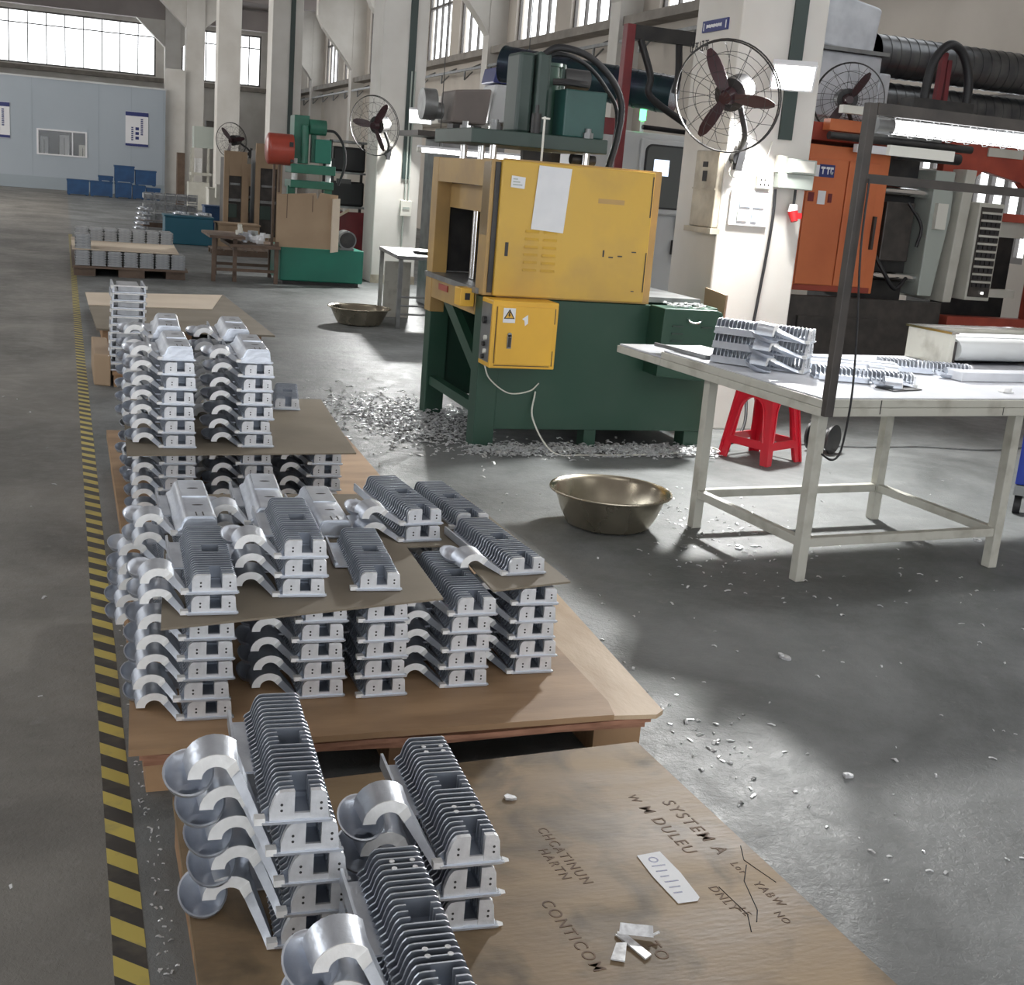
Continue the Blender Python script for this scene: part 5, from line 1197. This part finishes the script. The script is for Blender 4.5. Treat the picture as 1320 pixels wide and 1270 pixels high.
# clutter between bench and far column
for x, y, w, d, h, mt, nm, lab, cat in ((2.35,21.5,1.1,.8,.10,'darkwood','pallet','low dark pallet behind the wooden bench','pallet'),
    (1.72,23.6,.85,.6,.48,'tealbin','plastic_bin','teal plastic bin holding long parts, left of the brown box','bin'),(2.66,23.6,.75,.6,.40,'carton','cardboard_box','brown cardboard box next to the teal bin','box'),
    (2.62,25.6,.5,.5,.62,'crate','plastic_crate','single dark blue crate behind the teal bin','crate'),(3.2,30.5,.6,.6,.85,'cream','grey_cabinet','low grey cabinet at the foot of the far columns','cabinet')):
    t = thing(nm, lab.replace('left of', 'beside'), cat, (x, y, 0))
    if h > .2:
        part(M().box(0,w,0,d,0,h), 'body', mt, t, bv=.015); part(M().box(-.015,w+.015,-.015,d+.015,h+.001,h+.03), 'rim', mt, t)
    else:
        for k in range(6): part(M().box(k*w/6, k*w/6+w/7.5, 0, d, h-.02, h), 'plank', mt, t)
        for yy in (0,d/2-.04,d-.08): part(M().box(0,w,yy,yy+.08,0,h-.021), 'runner', mt, t)
# latticed rack of castings
rk = thing('lattice_rack', 'pale latticed rack of stacked castings behind the teal bin', 'rack', (1.62, 28.5, 0))
part(M().box(0,1.15,0,1.0,0,.10), 'base', 'darkwood', rk)
for r_ in range(3):
    for c in range(5):
        x = c*.23; z = .101 + r_*.22
        part(M().box(x+.01,x+.22,.0,.02,z,z+.03).box(x+.01,x+.22,.0,.02,z+.17,z+.20).box(x+.01,x+.03,.0,.02,z+.031,z+.169).box(x+.20,x+.22,0,.02,z+.031,z+.169).box(x+.03,x+.20,.05,.9,z+.05,z+.15), 'rack_casting', 'plate', rk)
for k in range(5):
    casting('low', (1.62 + .02*k, 27.6, .0 + .10*k), .3, 'pale casting, %s of the loose pile before the lattice rack' % ('lowest','second','third','fourth','topmost')[k], 'loose pile before the lattice rack')
for x in (2.1, 2.5):
    casting('low', (x, 23.75, .522 if x < 2.3 else .522), .2, 'long part lying on the teal bin, %s' % ('aisle side' if x < 2.3 else 'column side'), 'parts on the teal bin')
# cardboard-clad machines between the far columns
for i, (x, y, w, h, lab) in enumerate(((2.85,24.5,.42,1.72,'narrow brown cardboard-clad machine frame beside the white column'),(3.42,24.4,.50,1.90,'tall brown cardboard-clad machine frame beside the red tank'),(3.56,27.0,.30,1.5,'far thin brown frame beyond the cardboard-clad machines'))):
    t = thing('clad_machine', lab, 'machine', (x, y, 0))
    part(M().box(0,.09,0,.1,0,h).box(w-.09,w,0,.1,0,h).box(.091,w-.091,0,.1,h-.45,h).box(.091,w-.091,0,.1,0,.18), 'cardboard_front', 'carton', t)
    part(M().box(.02,w-.02,.12,.8,.0,h*.93), 'dark_body', 'bronze', t); part(M().box(.10,w-.10,.02,.09,.8,.85).box(.12,w-.12,.03,.08,1.1,1.14), 'crossbar', 'greysteel', t); part(M().box(.1,w*.6,.03,.11,.5,.75), 'green_part', 'green2', t)
t = thing('narrow_machine', 'slim grey-brown machine with pale panels against the white column', 'machine', (3.36, 29.0, 0))
part(M().box(0,.3,0,.5,.6,1.5).box(-.15,-.02,0,.3,.7,1.0), 'panel', 'cream', t); part(M().box(.05,.25,.1,.4,0,.599), 'leg', 'greysteel', t); part(M().box(-.02,.32,-.02,0,1.3,1.36), 'dark_band', 'dark', t)
# equipment beyond, beside the partition
t = thing('grey_machine', 'tall framework with a grey cabinet on top, beyond the white columns', 'machine', (3.62, 39.3, 0))
part(M().box(.05,.62,0,.6,1.80,2.42), 'cabinet', 'plastic', t); part(M().box(.40,.70,.05,.5,1.80,2.60), 'dark_side', 'bronze', t)
for x, y in ((.0,0),(.45,0),(.0,.6),(.5,.6)): part(M().box(x,x+.06,y,y+.06,0,1.799), 'post', 'tablepaint', t)
part(M().box(-.02,.6,-.02,.66,1.0,1.08), 'shelf', 'tablepaint', t); part(M().box(.1,.3,.1,.3,1.081,1.5), 'bright_part', 'alu_face', t); part(M().box(-.1,.5,-.2,.4,0,.8), 'front_box', 'cream', t)
tag(M().box(3.30,3.52,40.5,40.9,0,1.62).build('brown_board', MT['darkwood']), 'brown board standing upright at the edge of the partition', 'board')
# blue crates at the partition
def crate(x, y, z, w, h, lab):
    t = thing('plastic_crate', lab, 'crate', (x, y, z), 0, 'blue crates at the partition')
    m = M().box(0,w,0,.03,.03,h).box(0,w,.47,.5,.03,h).box(0,.03,.031,.469,.03,h).box(w-.03,w,.031,.469,.03,h).box(.03,w-.03,.03,.47,.03,.06); part(m, 'body', 'crate', t)
    part(M().box(-.015,w+.015,-.015,.515,h-.05,h), 'rim', 'crate', t)
    for a, b in ((.02,.02),(w-.1,.02),(.02,.4),(w-.1,.4)): part(M().box(a,a+.08,b,b+.08,0,.03), 'foot', 'crate', t)
for x, z, w, h, lab in ((.12,0,.68,.50,'blue crate at the aisle end of the floor row'),(.84,0,.70,.50,'blue crate second from the aisle end of the floor row'),(1.62,0,.52,.50,'blue crate third from the aisle end of the floor row'),
                        (2.18,0,.40,.45,'blue crate fourth from the aisle end of the floor row'),(2.62,0,.44,.40,'blue crate at the column end of the floor row'),
                        (1.10,.502,.45,.18,'shallow blue crate resting on the floor row'),(1.60,.502,.62,.55,'deep blue crate in the upper row, beside the shallow one'),(2.26,.452,.66,.50,'deep blue crate in the upper row, column end')):
    crate(x, 44.2, z, w, h, lab)
# pale boxes added for the bright patches in the partition window
for x, y, z, w, h, mt, lab in ((-.76,49.3,1.3,.26,.50,'paper','narrow white box added for a bright patch in the partition window, aisle side'),(-.12,49.5,1.2,.34,.70,'paper','broad white box added for a bright patch in the middle of the partition window'),(.55,49.3,1.1,.26,.5,'cream','pale box added for a bright patch in the partition window, column side')):
    t = thing('bright_patch_box', lab, 'cabinet', (x, y, 0)); part(M().box(0,w,0,.5,0,z+h), 'body', mt, t, bv=.01); part(M().box(w/2-.01,w/2+.01,-.01,-.001,.1,z+h-.1), 'door_gap', 'dark', t)
# large plain duct and crane track high over the bay, seen between the columns
t = thing('wall_duct', 'pale boxed duct fixed high on the outer wall beyond the far column', 'duct', (9.3, 33, 2.9))
part(M().box(0,.6,-3,5,0,.7), 'body', 'white', t, bv=.02); part(M().cyl((.1,-4.0,.2),(.1,-3.0,.2),.35,n=20), 'round_end', 'cabinet', t, 40)
